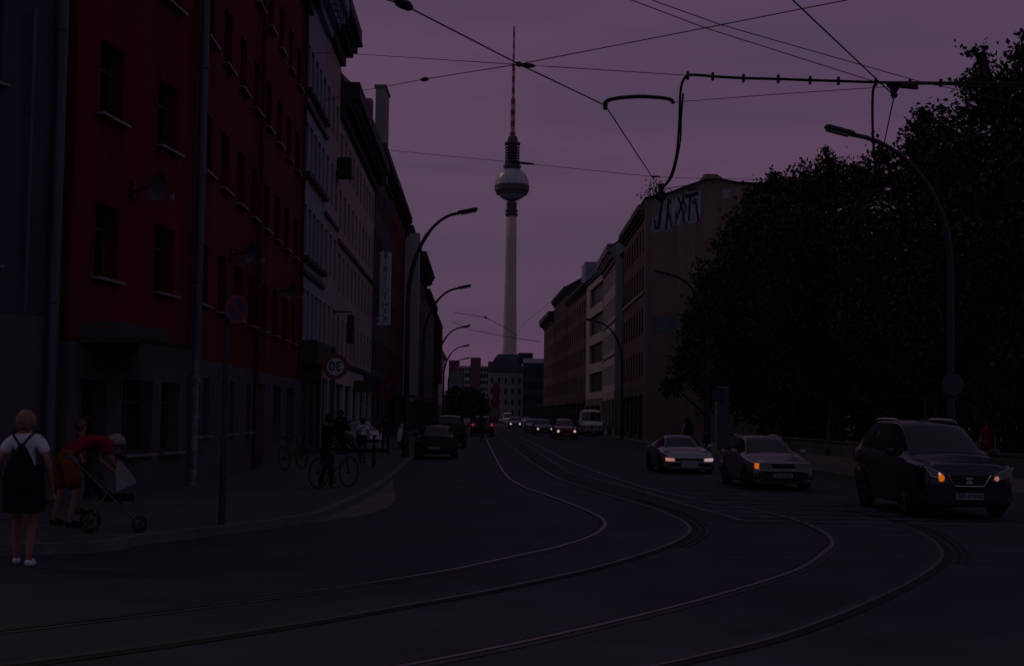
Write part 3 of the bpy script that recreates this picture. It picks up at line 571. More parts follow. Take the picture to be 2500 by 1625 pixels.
# --- end of the street
def front(name, label, px0, px1, pyt, Y, depth, wm, n, rows, wd, cat='building', **k):
    a, c = at(px0, 1000, Y), at(px1, 1000, Y); zt = at((px0+px1)/2, pyt, Y).z; Ln = c.x-a.x; du = Ln/n
    ops = [(i*du+(du-wd)/2, i*du+(du+wd)/2, z*zt, (z+hh)*zt) for z, hh in rows for i in range(n)]
    return building(name, label, (a.x, Y), (c.x, Y), depth, zt, wm, ops, .3, M_FRAMED, style=1, cat=cat, **k)+(zt, a)
r, Ln, zt, a = front('office_building', 'beige building with blue mansard roof and long red banner at the street end', 1192, 1276, 908, 420, 16, M_BEIGE, 5, [(.12, .11), (.34, .11), (.56, .11), (.78, .11)], .65)
b = MB(); b.add([(-.3, -.3, zt), (Ln+.3, -.3, zt), (Ln+.3, 16, zt), (-.3, 16, zt), (1.6, 1.8, zt+4.2), (Ln-.8, 1.8, zt+4.2), (Ln-.8, 14, zt+4.2), (1.6, 14, zt+4.2), (2.8, 3.4, zt+5.6), (Ln-1.5, 3.4, zt+5.6), (Ln-1.5, 12, zt+5.6), (2.8, 12, zt+5.6)], [(0, 1, 5, 4), (1, 2, 6, 5), (2, 3, 7, 6), (3, 0, 4, 7), (4, 5, 9, 8), (5, 6, 10, 9), (6, 7, 11, 10), (7, 4, 8, 11), (8, 9, 10, 11), (3, 2, 1, 0)]); b.build('roof', M_SLATE, r)
b = MB(); b.bx(1.4, 3.2, -.16, -.1, 3.2, 11.6); b.build('banner', M_SIGNRED, r)
b = MB(); b.bx(-.12, .1, -.1, .2, 0, zt); b.build('lit_edge', M_CREAM2, r)  # pale strip paints the light on the left edge of the block
r, Ln, zt, a = front('office_building', 'navy blue clad block with a pale parapet, right of the banner building', 1276, 1332, 886, 400, 18, M_NAVY, 6, [(.1, .14), (.32, .14), (.54, .14), (.76, .14)], .8)
b = MB(); b.bx(0, Ln, -.4, .5, zt, zt+1.3); b.build('parapet', M_CREAM2, r)
b = MB(); b.bx(-1.5, 2.8, 2, 8, zt, zt+3.0); b.build('roof_house', M_NAVY, r)
r, Ln, zt, a = front('apartment_block', 'long pale slab block with red stair towers far behind the trees', 1112, 1200, 893, 620, 14, M_CREAM2, 12, [(.30, .06), (.42, .06), (.54, .06), (.66, .06), (.78, .06), (.9, .06)], 1.0)
for px0, px1, py in ((1094, 1118, 879), (1147, 1171, 872), (1190, 1204, 882)):
    p, q_ = at(px0, 1000, 618), at(px1, 1000, 618); z = at(px0, py, 618).z; b = MB(); b.bx(p.x-a.x, q_.x-a.x, -2.2, 10, 0, z); b.build('stair_tower', mat('hazed_red_panel', (.20, .06, .08), .8, .15, .2), r)  # red is desaturated, distance haze put into the panel colour
b = MB(); b.bx(0, Ln, -.3, 0, zt*.84, zt*.87); b.bx(0, Ln, -.3, 0, zt*.70, zt*.73); b.bx(0, Ln, -.3, 0, zt*.57, zt*.60); b.build('balcony_band', M_GREYR, r)
r, Ln, zt, a = front('gabled_house', 'dark gabled house between the left row and the far trees', 1096, 1128, 945, 330, 12, M_DARKR, 3, [(.2, .2), (.55, .2)], .8, roof=(4, M_SLATE, .4))

# --- TV tower
tw = at(1241, 1008, 1300); tx = tw.x+.4
t = thing('television_tower', 'slender concrete television tower with steel ball and striped mast above the street', 'television tower', (tx, 1300, 5.6))
b = MB(); b.lathe([(16, -5.6), (9.5, 14), (7.2, 40), (6.5, 60), (5.6, 110), (5.0, 160), (4.75, 186)], 32); b.build('shaft', M_CONC, t, smooth=True)
b = MB(); b.lathe([(4.9, 183), (5.9, 184.2), (5.9, 186), (5.2, 186.3), (5.2, 187.6), (5.9, 188), (5.9, 189.4), (4.8, 190.2), (4.8, 197)], 32); b.build('collar', M_TGREY, t)
zc = 213.5; rs = 16.0; nn = 26
pr_ = [(rs*math.cos(-math.pi/2+math.pi*i/nn), zc+rs*math.sin(-math.pi/2+math.pi*i/nn)) for i in range(2, nn-1)]
def faceted(b, prof, n=44, amp=.0):
    b.lathe(prof, n)
b = MB(); pr2 = [p for p in pr_]; faceted(b, pr2); sp = b.build('sphere', M_TSTEEL, t)
b = MB(); b.lathe([(14.4, 203.8), (15.4, 206.0), (16.1, 207.2), (16.35, 209.6), (15.9, 209.9)], 48); b.lathe([(15.9, 210.3), (16.35, 210.6), (16.35, 212.3), (16.0, 212.6)], 48); b.build('window_band', M_TDARK, sp)
b = MB(); b.lathe([(6.2, 228.6), (8.4, 229.2), (8.4, 231.4), (7.2, 232), (7.2, 233.4), (6.2, 233.6)], 32); b.build('platform', M_TGREY, t)
b = MB(); b.lathe([(4.6, 233), (4.6, 251)], 24)
for z in (235, 237.6, 240.2, 242.8, 245.4, 248): b.lathe([(5.5, z), (6.6, z+.15), (6.6, z+.6), (5.5, z+.75)], 24)
for k in range(14):
    a_ = 2*math.pi*k/14; b.tube([(6.5*math.cos(a_), 6.5*math.sin(a_), 233), (6.5*math.cos(a_), 6.5*math.sin(a_), 252)], .28, 4)
b.build('antenna_cage', M_TGREY, t)
b = MB(); b.lathe([(5.6, 251), (7.4, 251.4), (7.4, 253.2), (5.2, 253.8), (4.6, 257), (4.0, 259)], 24); b.build('platform', M_TGREY, t)
segs = 20; z0, z1 = 257.5, 364.2
for i in range(segs):
    za = z0+(z1-z0)*i/segs; zb_ = z0+(z1-z0)*(i+1)/segs
    rr = 2.15 if i < 7 else (1.45 if i < 13 else .95)
    if i == 0: rr = 2.6
    b = MB(); b.lathe([(rr, za), (rr, zb_)], 12); b.build('mast_segment', M_TRED if i % 2 == 0 else M_TWHITE, t)
# ------------------------------------------------------------------ cars
def interp(st, s):
    i = max(0, min(len(st)-2, int(math.floor(s)))); t = s-i
    a, b_, c, d = st[max(i-1, 0)], st[i], st[i+1], st[min(i+2, len(st)-1)]
    o = []
    for k in range(len(b_)):
        m1 = (c[k]-a[k])/2 if i > 0 else c[k]-b_[k]; m2 = (d[k]-b_[k])/2 if i+2 < len(st) else c[k]-b_[k]
        dl = c[k]-b_[k]
        if dl == 0: m1 = m2 = 0
        else:
            m1 = 0 if m1/dl < 0 else (min(m1/dl, 2))*dl; m2 = 0 if m2/dl < 0 else (min(m2/dl, 2))*dl
        o.append((2*t**3-3*t*t+1)*b_[k]+(t**3-2*t*t+t)*m1+(-2*t**3+3*t*t)*c[k]+(t**3-t*t)*m2)
    return o
def sect(q):
    y, zb, zbelt, zt, wm, wt = q
    zm = zb+(zbelt-zb)*.5
    wb = wm*.985
    P = [(0, zb), (wm*.86, zb), (wm*.955, zb+.05), (wm, zm), (wm*.985, zbelt-.04), (wm*.955, zbelt+.01)]
    xm = (wm*.955+wt)/2
    P += [(xm+.012, (zbelt+zt)/2+.01), (wt, zt-.035), (wt*.82, zt), (0, zt+.025)]
    return P
def cpoint(st, s, t, side):
    q = interp(st, s); P = sect(q); i = max(0, min(len(P)-2, int(t))); k = t-i
    x = P[i][0]*(1-k)+P[i+1][0]*k; z = P[i][1]*(1-k)+P[i+1][1]*k
    return Vector((x*side, q[0], z))
def cpatch(b, st, s0, s1, t0, t1, side, off=.006, ns=8, ntt=4, both=False):
    us = [s0+(s1-s0)*i/ns for i in range(ns+1)]
    grid_ = []
    if both:
        ts = [(t0+(t1-t0)*j/ntt, 1) for j in range(ntt+1)]; ts += [(t0+(t1-t0)*j/ntt, -1) for j in range(ntt-1, -1, -1)]
    else: ts = [(t0+(t1-t0)*j/ntt, side) for j in range(ntt+1)]
    for s in us:
        row = []
        for t, sd_ in ts:
            p = cpoint(st, s, t, sd_); e = .02
            ds = cpoint(st, s+e, t, sd_)-cpoint(st, s-e, t, sd_); dt = cpoint(st, s, min(t+e, 8.999), sd_)-cpoint(st, s, t-e, sd_)
            n = ds.cross(dt)
            if n.length < 1e-9: n = Vector((0, 0, 1))
            n.normalize(); c0 = Vector((0, p.y, .7))
            if n.dot(p-c0) < 0: n = -n
            row.append(p+n*off)
        grid_.append(row)
    o = len(grid_[0]); b.add([p for r_ in grid_ for p in r_], [(i*o+j, i*o+j+1, (i+1)*o+j+1, (i+1)*o+j) for i in range(ns) for j in range(o-1)])
WHEELS = {}
def wheel_mesh(rad, wd):
    k = (rad, wd)
    if k not in WHEELS:
        X = Matrix.Rotation(R(90), 4, 'Y')
        b = MB(); b.lathe([(rad*.66, -wd/2), (rad*.95, -wd/2), (rad, -wd/2+.03), (rad, wd/2-.03), (rad*.95, wd/2), (rad*.66, wd/2)], 24, X, cap=False); ty = b.mesh('wheel', M_RUB, True)
        b = MB(); b.lathe([(rad*.67, -wd*.3), (rad*.67, wd*.47), (rad*.6, wd*.40), (rad*.6, wd*.2), (.02, wd*.2)], 24, X, cap=False); b.lathe([(.07, wd*.2), (.065, wd*.46), (.0, wd*.47)], 12, X, cap=False)
        for i in range(5):
            M = Matrix.Rotation(i*2*math.pi/5, 4, 'X')
            b.box((wd*.40, 0, rad*.34), (.03, .065, rad*.6), M)
        rm = b.mesh('rim', M_RIM, False); WHEELS[k] = (ty, rm)
    return WHEELS[k]
TYPES = {  # y, z bottom, z belt, z top, max half width, roof half width
 'mpv': dict(st=[(0, .30, .80, .84, .74, .62), (.06, .22, .85, .92, .84, .68), (.28, .20, .91, .97, .92, .73), (.85, .20, .96, 1.02, .94, .74), (1.12, .20, 1.00, 1.06, .945, .76), (2.1, .20, 1.04, 1.60, .95, .62), (2.6, .20, 1.06, 1.69, .95, .61), (3.9, .20, 1.10, 1.70, .945, .60), (4.45, .22, 1.12, 1.58, .93, .58), (4.72, .28, 1.10, 1.16, .90, .66), (4.83, .34, .8, .84, .82, .6)], cowl=4.05, roof=5.35, rr=7.1, tail=8.6, ax=(.93, 3.85), rad=.345),
 'wagon': dict(st=[(0, .30, .66, .69, .70, .58), (.07, .20, .71, .75, .80, .65), (.3, .18, .74, .78, .83, .68), (1.0, .18, .82, .86, .86, .70), (1.4, .18, .88, .93, .865, .70), (2.15, .18, .92, 1.33, .87, .56), (2.6, .18, .93, 1.41, .87, .55), (3.7, .18, .95, 1.41, .865, .54), (4.05, .2, .96, 1.33, .85, .53), (4.36, .26, .95, 1.0, .82, .6), (4.46, .32, .7, .74, .74, .5)], cowl=4.05, roof=5.4, rr=7.2, tail=8.7, ax=(.88, 3.5), rad=.315),
 'sport': dict(st=[(0, .24, .54, .57, .64, .50), (.07, .15, .60, .64, .78, .60), (.35, .14, .69, .735, .88, .66), (.95, .14, .74, .78, .89, .66), (1.35, .14, .80, .85, .88, .64), (2.0, .14, .84, 1.19, .88, .50), (2.4, .14, .85, 1.27, .885, .48), (2.8, .14, .86, 1.26, .90, .47), (3.6, .16, .86, .98, .92, .56), (4.15, .22, .76, .80, .86, .6), (4.3, .3, .6, .64, .76, .5)], cowl=4.05, roof=5.4, rr=7.0, tail=8.1, ax=(.85, 3.25), rad=.325),
 'sedan': dict(st=[(0, .34, .60, .62, .62, .54), (.07, .22, .66, .70, .74, .62), (.3, .18, .74, .78, .83, .68), (1.0, .18, .82, .86, .86, .70), (1.35, .18, .88, .93, .865, .70), (2.05, .18, .92, 1.33, .87, .56), (2.5, .18, .93, 1.41, .87, .55), (3.1, .18, .95, 1.38, .865, .54), (3.75, .2, .96, 1.02, .85, .62), (4.3, .26, .93, .97, .82, .62), (4.42, .32, .7, .74, .74, .5)], cowl=4.05, roof=5.35, rr=7.05, tail=7.95, ax=(.85, 3.4), rad=.315),
 'hatch': dict(st=[(0, .34, .64, .66, .62, .54), (.07, .22, .70, .75, .74, .62), (.28, .18, .80, .85, .83, .68), (.75, .18, .88, .94, .86, .70), (1.05, .18, .93, .98, .865, .70), (1.9, .18, .97, 1.40, .87, .58), (2.4, .18, .98, 1.48, .87, .57), (3.1, .18, 1.0, 1.46, .865, .56), (3.55, .2, 1.0, 1.36, .85, .54), (3.88, .26, .98, 1.04, .82, .6), (3.98, .32, .7, .74, .74, .5)], cowl=4.05, roof=5.4, rr=7.2, tail=8.75, ax=(.78, 3.2), rad=.31),
 'suv': dict(st=[(0, .42, .78, .80, .66, .58), (.07, .30, .84, .90, .80, .68), (.28, .26, .92, .98, .90, .74), (.95, .26, 1.02, 1.08, .93, .76), (1.3, .26, 1.08, 1.14, .93, .76), (1.95, .26, 1.10, 1.62, .93, .64), (2.4, .26, 1.12, 1.72, .93, .63), (3.7, .26, 1.14, 1.72, .925, .62), (4.2, .28, 1.15, 1.62, .91, .60), (4.48, .34, 1.12, 1.18, .88, .66), (4.6, .4, .8, .84, .8, .6)], cowl=4.05, roof=5.3, rr=7.2, tail=8.7, ax=(.9, 3.6), rad=.36),
 'van': dict(st=[(0, .42, .86, .88, .72, .64), (.06, .30, .95, 1.02, .86, .74), (.25, .26, 1.08, 1.16, .95, .82), (.6, .26, 1.22, 1.30, .98, .84), (.8, .26, 1.28, 1.36, .98, .84), (1.45, .26, 1.34, 2.05, .99, .80), (1.9, .26, 1.36, 2.42, .99, .80), (3.5, .26, 1.36, 2.46, .99, .80), (5.2, .28, 1.36, 2.44, .99, .79), (5.35, .30, 1.34, 2.40, .97, .76), (5.4, .34, 1.3, 2.3, .93, .7)], cowl=3.95, roof=5.35, rr=8.6, tail=9.4, ax=(1.0, 4.3), rad=.35),
}
CARBODY = {}
def car(label, kind, pos, heading, paint, scale=1.0, plate=None, front=None, rear=None, rails=False, group='cars on the street', cat='car', name='car', grille='slot', sided=True, mirror=True):
    T = TYPES[kind]; st = T['st']
    M = Matrix.Translation((pos[0], pos[1], 0)) @ Matrix.Rotation(heading, 4, 'Z') @ (Matrix.Diagonal((*scale, 1)) if isinstance(scale, tuple) else Matrix.Scale(scale, 4))
    r = thing(name, label, cat, M=M, group=group)
    k = (kind, paint.name)
    ns = len(st)-1
    if k not in CARBODY:
        b = MB(); rows = ns*4; sec = []
        for i in range(rows+1):
            P = sect(interp(st, i/4)); y = interp(st, i/4)[0]
            ring = [(x, y, z) for x, z in P] + [(-x, y, z) for x, z in P[-2:0:-1]]
            sec.append(ring)
        n = len(sec[0]); b.add([p for g_ in sec for p in g_], [(i*n+j, i*n+(j+1) % n, (i+1)*n+(j+1) % n, (i+1)*n+j) for i in range(rows) for j in range(n)] + [list(range(n-1, -1, -1)), list(range(rows*n, rows*n+n))])
        me = b.mesh('body', paint, True)
        bb = bmesh.new(); bb.from_mesh(me); bmesh.ops.recalc_face_normals(bb, faces=bb.faces)
        for e in bb.edges:
            if len(e.link_faces) == 2 and e.calc_face_angle(0) > R(48): e.smooth = False
        bb.to_mesh(me); bb.free()
        g1 = MB(); cpatch(g1, st, T['cowl']+.06, T['roof'], 7.12, 9, 1, .008, 8, 5, True); w1 = g1.mesh('windscreen', M_CGLASS, True)
        g2 = MB(); cpatch(g2, st, T['rr']+.1, T['tail'], 7.12, 9, 1, .008, 8, 5, True); w2 = g2.mesh('rear_window', M_CGLASS, True)
        sw = []
        for sd_ in (1, -1):
            q = []
            cuts = [(T['cowl']+.28, 5.55), (5.6, 6.55), (6.6, T['rr']+.55)] if kind != 'sport' else [(T['cowl']+.28, 6.7)]
            if kind == 'van': cuts = [(T['cowl']+.35, 5.9)]
            for s0, s1 in cuts:
                g = MB(); cpatch(g, st, s0, s1, 5.12, 6.92, sd_, .008, 8, 3); q.append(g.mesh('side_window', M_SGLASS, True))
            sw += q
        CARBODY[k] = (me, w1, w2, sw)
    me, w1, w2, sw = CARBODY[k]
    obj('body', me, r); obj('windscreen', w1, r)
    if kind != 'van': obj('rear_window', w2, r)
    for q in sw: obj('side_window', q, r)
    Wm = max(s[4] for s in st); Ln = st[-1][0]
    ty, rm = wheel_mesh(T['rad'], .20)
    for ya in T['ax']:
        for sd_ in (1, -1):
            Mw = Matrix.Translation((sd_*(Wm-.085), ya, T['rad'])) @ (Matrix.Identity(4) if sd_ > 0 else Matrix.Rotation(math.pi, 4, 'Z'))
            o = obj('wheel', ty, r, Mw); obj('rim', rm, o)
            kk = ('arch', T['rad'], sd_)
            if kk not in WHEELS:
                b = MB(); n = 20; rr = T['rad']+.055
                b.prism([(rr*math.cos(math.pi*i/n), max(-.18, rr*math.sin(math.pi*i/n))) for i in range(n+1)][::-1]+[(-rr, -.18), (rr, -.18)], -.09, .09, Matrix.Rotation(R(90), 4, 'Z')); WHEELS[kk] = b.mesh('wheel_arch', M_BLACK)
            obj('wheel_arch', WHEELS[kk], r, Matrix.Translation((sd_*(Wm-.085), ya, T['rad'])))
    if mirror:
        cw = interp(st, T['cowl']+.35)
        for sd_ in (1, -1):
            b = MB(); b.box((sd_*(Wm+.10), cw[0], cw[2]+.10), (.20, .10, .14), bev=.04); b.tube([(sd_*(Wm-.04), cw[0]+.02, cw[2]+.02), (sd_*(Wm+.06), cw[0], cw[2]+.06)], .025); b.build('wing_mirror', paint, r)
    zl = st[1][2]; w0 = st[0][4]
    # front bumper, grille, lights
    b = MB(); wb_ = w0+.02; z0_, z1_ = (.22, .37) if kind == 'sport' else (.26, .50)
    b.slab([(-wb_-.15, .26), (-wb_-.12, .11), (-wb_, .01), (-wb_*.6, -.045), (wb_*.6, -.045), (wb_, .01), (wb_+.12, .11), (wb_+.15, .26)], z0_+.05, z1_-.03)
    b.slab([(-wb_-.12, .24), (-wb_-.09, .12), (-wb_, .03), (-wb_*.6, -.02), (wb_*.6, -.02), (wb_, .03), (wb_+.09, .12), (wb_+.12, .24)], z0_, z1_)
    b.build('bumper', M_BLACK if grille == 'wide' else paint, r)
    if front: front(r, st, w0, zl)
    else:
        for sd_ in (1, -1):
            b = MB(); x0, x1 = w0*.62, w0+.10
            b.prism([(sd_*x0, zl-.16), (sd_*x1, zl-.13), (sd_*x1, zl-.02), (sd_*x0, zl-.03)], -.02, .10); b.build('headlight', M_LAMPG, r)
        b = MB(); b.prism([(-w0*.5, zl-.17), (w0*.5, zl-.17), (w0*.52, zl-.03), (-w0*.52, zl-.03)], -.02, .02); b.build('grille', M_BLACK, r)
    # tail
    for sd_ in (1, -1):
        b = MB(); z1 = st[-2][2]-.02; x1 = st[-2][4]-.01
        b.prism([(sd_*(x1-.2), z1-.22), (sd_*x1, z1-.22), (sd_*x1, z1), (sd_*(x1-.16), z1)], st[-2][0], Ln+.015); b.build('tail_light', rear or M_SIGNRED, r)
    b = MB(); b.prism([(-.8, .32), (.8, .32), (.84, .42), (.78, .56), (-.78, .56), (-.84, .42)], Ln-.12, Ln+.05); b.build('rear_bumper', M_BLACK, r)
    zp = .40
    b = MB(); b.bx(-.26, .26, -.062, -.045, zp-.055, zp+.055); p = b.build('number_plate', mat('plate_white', (.30, .29, .32), .5, .1, 6), r)
    if plate: txt(plate, .11, M_BLACK, p, Matrix.Translation((0, -.064, zp)), 'lettering', bold=.001)
    b = MB(); b.bx(-.26, .26, Ln+.05, Ln+.066, zp+.02, zp+.13); b.build('number_plate', MATS['plate_white'], r)
    if rails and kind == 'mpv':
        for sd_ in (1, -1):
            b = MB(); b.tube([cpoint(st, T['cowl']+.3+(T['rr']+.5-T['cowl']-.3)*i/14, 5.06, sd_)+Vector((sd_*.006, 0, 0)) for i in range(15)], .014, 5); b.build('window_trim', M_CHROME, r)
    if rails:
        for sd_ in (1, -1):
            s0, s1 = T['roof']+.15, T['rr']+.6; pts = []
            for i in range(13):
                s = s0+(s1-s0)*i/12; p = cpoint(st, s, 7.25, sd_); pts.append(p+Vector((0, 0, .045*math.sin(math.pi*i/12)**.4 if 0 < i < 12 else -.01)))
            b = MB(); b.tube(pts, .02, 6); b.build('roof_rail', M_CHROME, r)
    return r
P_NAVY = mat('navy_car_paint', (.010, .012, .028), .25, .1, 2, coat=.4)
P_SILV = mat('silver_car_paint', (.46, .41, .44), .35, .05, 2, metal=.4, coat=.5)
P_GREY = mat('grey_car_paint', (.31, .275, .29), .35, .05, 2, metal=.4, coat=.5)
P_BLACK = mat('black_car_paint', (.008, .008, .010), .35, .1, 2, spec=.3, coat=.12)
P_RED = mat('red_car_paint', (.26, .012, .03), .3, .1, 2, coat=.5)
P_BLUE = mat('blue_car_paint', (.06, .07, .13), .3, .1, 2, coat=.5)
P_WHITE = mat('white_car_paint', (.76, .70, .73), .4, .05, 2, coat=.4)
P_PINK = mat('beige_car_paint', (.36, .24, .24), .4, .05, 2, coat=.4)

def front_mpv(r, st, w0, zl):
    for sd_ in (1, -1):
        b = MB(); b.prism([(sd_*.44, zl-.20), (sd_*.80, zl-.06), (sd_*.86, zl+.05), (sd_*.74, zl+.04), (sd_*.46, zl-.10)], -.03, .26); h = b.build('headlight', M_LAMPG, r)
        b = MB(); b.tube([(sd_*.85, -.034, zl+.05), (sd_*.73, -.034, zl-.11), (sd_*.48, -.034, zl-.185)], .013, 5); b.tube([(sd_*.85, -.034, zl+.05), (sd_*.47, -.034, zl-.08)], .011, 5); b.build('light_strip', M_CHROME, h)
        X = Matrix.Translation((sd_*.53, -.03, zl-.145)) @ Matrix.Rotation(R(90), 4, 'X')
        if sd_ < 0:
            b = MB(); b.lathe([(.062, 0), (.05, .02), (0, .028)], 14, X, cap=False); b.build('indicator', G_AMBER, h)
            b = MB(); b.lathe([(.03, 0), (.022, .02), (0, .024)], 12, Matrix.Translation((.06, 0, .075)) @ Matrix.Translation((sd_*.62, -.03, zl-.145)) @ Matrix.Rotation(R(90), 4, 'X'), cap=False); b.build('bulb', G_PINK, h)
        else:
            b = MB(); b.lathe([(.045, 0), (.035, .02), (0, .028)], 14, X, cap=False); b.build('indicator', glow('amber_light_dim', (1.0, .36, .22), .30), h)
    b = MB(); b.prism([(-.40, zl-.09), (.40, zl-.09), (.28, zl-.27), (-.28, zl-.27)], -.035, .03); g = b.build('grille', M_BLACK, r)
    b = MB(); b.tube([(-.41, -.04, zl-.08), (-.285, -.04, zl-.28), (.285, -.04, zl-.28), (.41, -.04, zl-.08)], .012, 5); b.build('grille_frame', M_CHROME, g)
    b = MB()   # two slanted halves of the maker's badge
    b.prism([(-.065, zl-.125), (.055, zl-.125), (.065, zl-.165), (-.02, zl-.165), (-.03, zl-.15), (-.06, zl-.15)], -.05, -.036)
    b.prism([(.065, zl-.235), (-.055, zl-.235), (-.065, zl-.19), (.02, zl-.19), (.03, zl-.20), (.06, zl-.20)], -.05, -.036)
    b.prism([(-.065, zl-.15), (-.03, zl-.15), (.065, zl-.205), (.03, zl-.205)], -.048, -.036); b.build('badge', M_CHROME, g)
def front_wagon(r, st, w0, zl):
    for sd_ in (1, -1):
        b = MB(); b.prism([(sd_*.36, zl-.14), (sd_*.64, zl-.14), (sd_*.64, zl+.015), (sd_*.36, zl+.015)], -.025, .14); h = b.build('headlight', M_LAMPG, r)
        b = MB(); b.prism([(sd_*.645, zl-.14), (sd_*.76, zl-.12), (sd_*.75, zl+.02), (sd_*.645, zl+.015)], -.015, .16); b.build('indicator', G_AMBER if sd_ < 0 else M_LAMPG, h)
    b = MB(); b.prism([(-.31, zl-.135), (.31, zl-.135), (.33, zl+.01), (-.33, zl+.01)], -.03, .03); g = b.build('grille', M_BLACK, r)
    b = MB(); b.tube([(-.31, -.035, zl-.14), (.31, -.035, zl-.14), (.335, -.035, zl+.015), (-.335, -.035, zl+.015), (-.31, -.035, zl-.14)], .010, 5); b.build('grille_frame', M_CHROME, g)
    for i in range(4):
        b = MB(); c = (-.105+i*.07, -.045, zl-.06); b.tube([(c[0]+.043*math.cos(2*math.pi*q/16), c[1], c[2]+.043*math.sin(2*math.pi*q/16)) for q in range(17)], .006, 5); b.build('badge_ring', M_CHROME, g)
    b = MB(); b.bx(-.74, .74, -.06, .05, zl-.20, zl-.155); b.build('bumper_strip', mat('bumper_top', (.30, .27, .29), .4, .05, 2), r)
def front_sport(r, st, w0, zl):
    for sd_ in (1, -1):
        b = MB(); n = 14
        b.lathe([(.15, 0), (.13, .03), (.07, .05), (0, .055)], 16, Matrix.Translation((sd_*.70, .34, zl+.07)) @ Matrix.Rotation(R(52), 4, 'X') @ Matrix.Scale(.75, 4, (1, 0, 0)), cap=False); b.build('headlight', M_LAMPG, r)
        b = MB(); b.prism([(sd_*.52, zl-.17), (sd_*.80, zl-.17), (sd_*.81, zl-.06), (sd_*.52, zl-.08)], -.04, .14); f = b.build('fog_light', glow('fog_light_glow', (1.0, .72, .72), .36) if sd_ > 0 else glow('fog_light_pink', (1.0, .42, .34), .36), r)
        b = MB(); b.prism([(sd_*.30, zl-.35), (sd_*.72, zl-.35), (sd_*.76, zl-.22), (sd_*.30, zl-.22)], -.05, .02); b.build('air_intake', M_BLACK, r)
    b = MB(); b.prism([(-.48, zl-.16), (.48, zl-.16), (.48, zl-.07), (-.48, zl-.07)], -.03, .02); b.build('grille', M_BLACK, r)
def front_lit(col, dx=.6, hz=-.10, sz=.075):
    def f(r, st, w0, zl):
        for sd_ in (1, -1):
            b = MB(); b.lathe([(sz, 0), (sz*.8, .02), (0, .03)], 14, Matrix.Translation((sd_*dx, -.02, zl+hz)) @ Matrix.Rotation(R(90), 4, 'X'), cap=False); b.lathe([(sz*1.25, -.08), (sz*1.25, 0), (sz, .0)], 14, Matrix.Translation((sd_*dx, -.01, zl+hz)) @ Matrix.Rotation(R(90), 4, 'X'), cap=False); b.build('headlight', col, r)
        b = MB(); b.prism([(-w0*.5, zl-.17), (w0*.5, zl-.17), (w0*.52, zl-.03), (-w0*.52, zl-.03)], -.02, .02); b.build('grille', M_BLACK, r)
    return f
def gp(px, py): p = G(px, py); return (p.x, p.y)
car('dark navy people carrier with chrome roof rails and amber indicator, nearest car', 'mpv', (8.28, 25.25), R(1.0), P_NAVY, (.95, .97, 1.05), 'BW·N 755', front_mpv, rails=True)
car('grey estate car with roof rails and glowing amber indicator, middle of the three near cars', 'wagon', (6.75, 34.6), R(2.5), P_GREY, .93, 'HB·CI 10', front_wagon, rails=True, grille='wide')
car('low silver sports car with lit fog lights', 'sport', (5.68, 44.3), R(3), P_SILV, .93, None, front_sport)
car('red car with both headlights lit, beside the white van', 'hatch', gp(1383, 1072.5), R(2), P_RED, 1.06, None, front_lit(G_WARM))
car('blue car with lit headlights just behind the red car', 'sedan', gp(1330, 1062.5), R(2), P_BLUE, 1.06, None, front_lit(G_WARM))
car('pale silver hatchback behind the blue car in the oncoming queue', 'hatch', gp(1302, 1054), R(2), P_SILV, 1.0)
car('small grey car with headlights on, farthest lit car in the oncoming lane', 'hatch', gp(1258, 1045.5), R(2), P_GREY, 1.08, None, front_lit(G_WARM, sz=.1))
car('pale pinkish car far off on the left of the oncoming lane', 'sedan', gp(1233, 1033), R(10), P_PINK, 1.1)
car('white estate far off at the right kerb of the oncoming lane', 'wagon', gp(1286, 1036), R(2), P_WHITE, 1.1)
car('white delivery van parked at the right kerb behind a work barrier', 'van', (7.75, 131), R(2), P_WHITE, 1.0, cat='van', name='van', grille='wide')
car('small white box van far off at the end of the oncoming queue', 'van', (-.6, 300), R(2), P_WHITE, 1.0, cat='van', name='van')
car('black saloon with a bright rear window, first of the parked cars on the left', 'sedan', (-2.95-.1, 55.6+4.1), R(180), P_BLACK, .93)
car('dark tall off-roader parked ahead of the black saloon', 'suv', (-3.45, 75.5+4.4), R(181), P_BLACK, 1.0)
for lab, kd, y, p in (('dark parked car with pale roof just beyond the tall off-roader', 'hatch', 86, P_BLUE), ('silver parked estate third along the left kerb', 'wagon', 97, P_SILV), ('reddish parked car well down the left kerb', 'hatch', 109, P_RED), ('pale parked saloon far down the left kerb', 'sedan', 123, P_WHITE), ('last small dark car of the left kerb row', 'hatch', 138, P_BLACK)):
    car(lab, kd, (-4.1-.030*(y-75), y+4), R(181.5), p, 1.0)
car('dark people carrier driving away with red tail lights ahead of the cyclist', 'mpv', (-2.55, 119+4.8), R(181.5), P_NAVY, 1.0, rear=G_RED)
car('silver hatchback pulled up on the left pavement near the sign post', 'hatch', (-5.95, 60.2), R(28), P_SILV, 1.0)
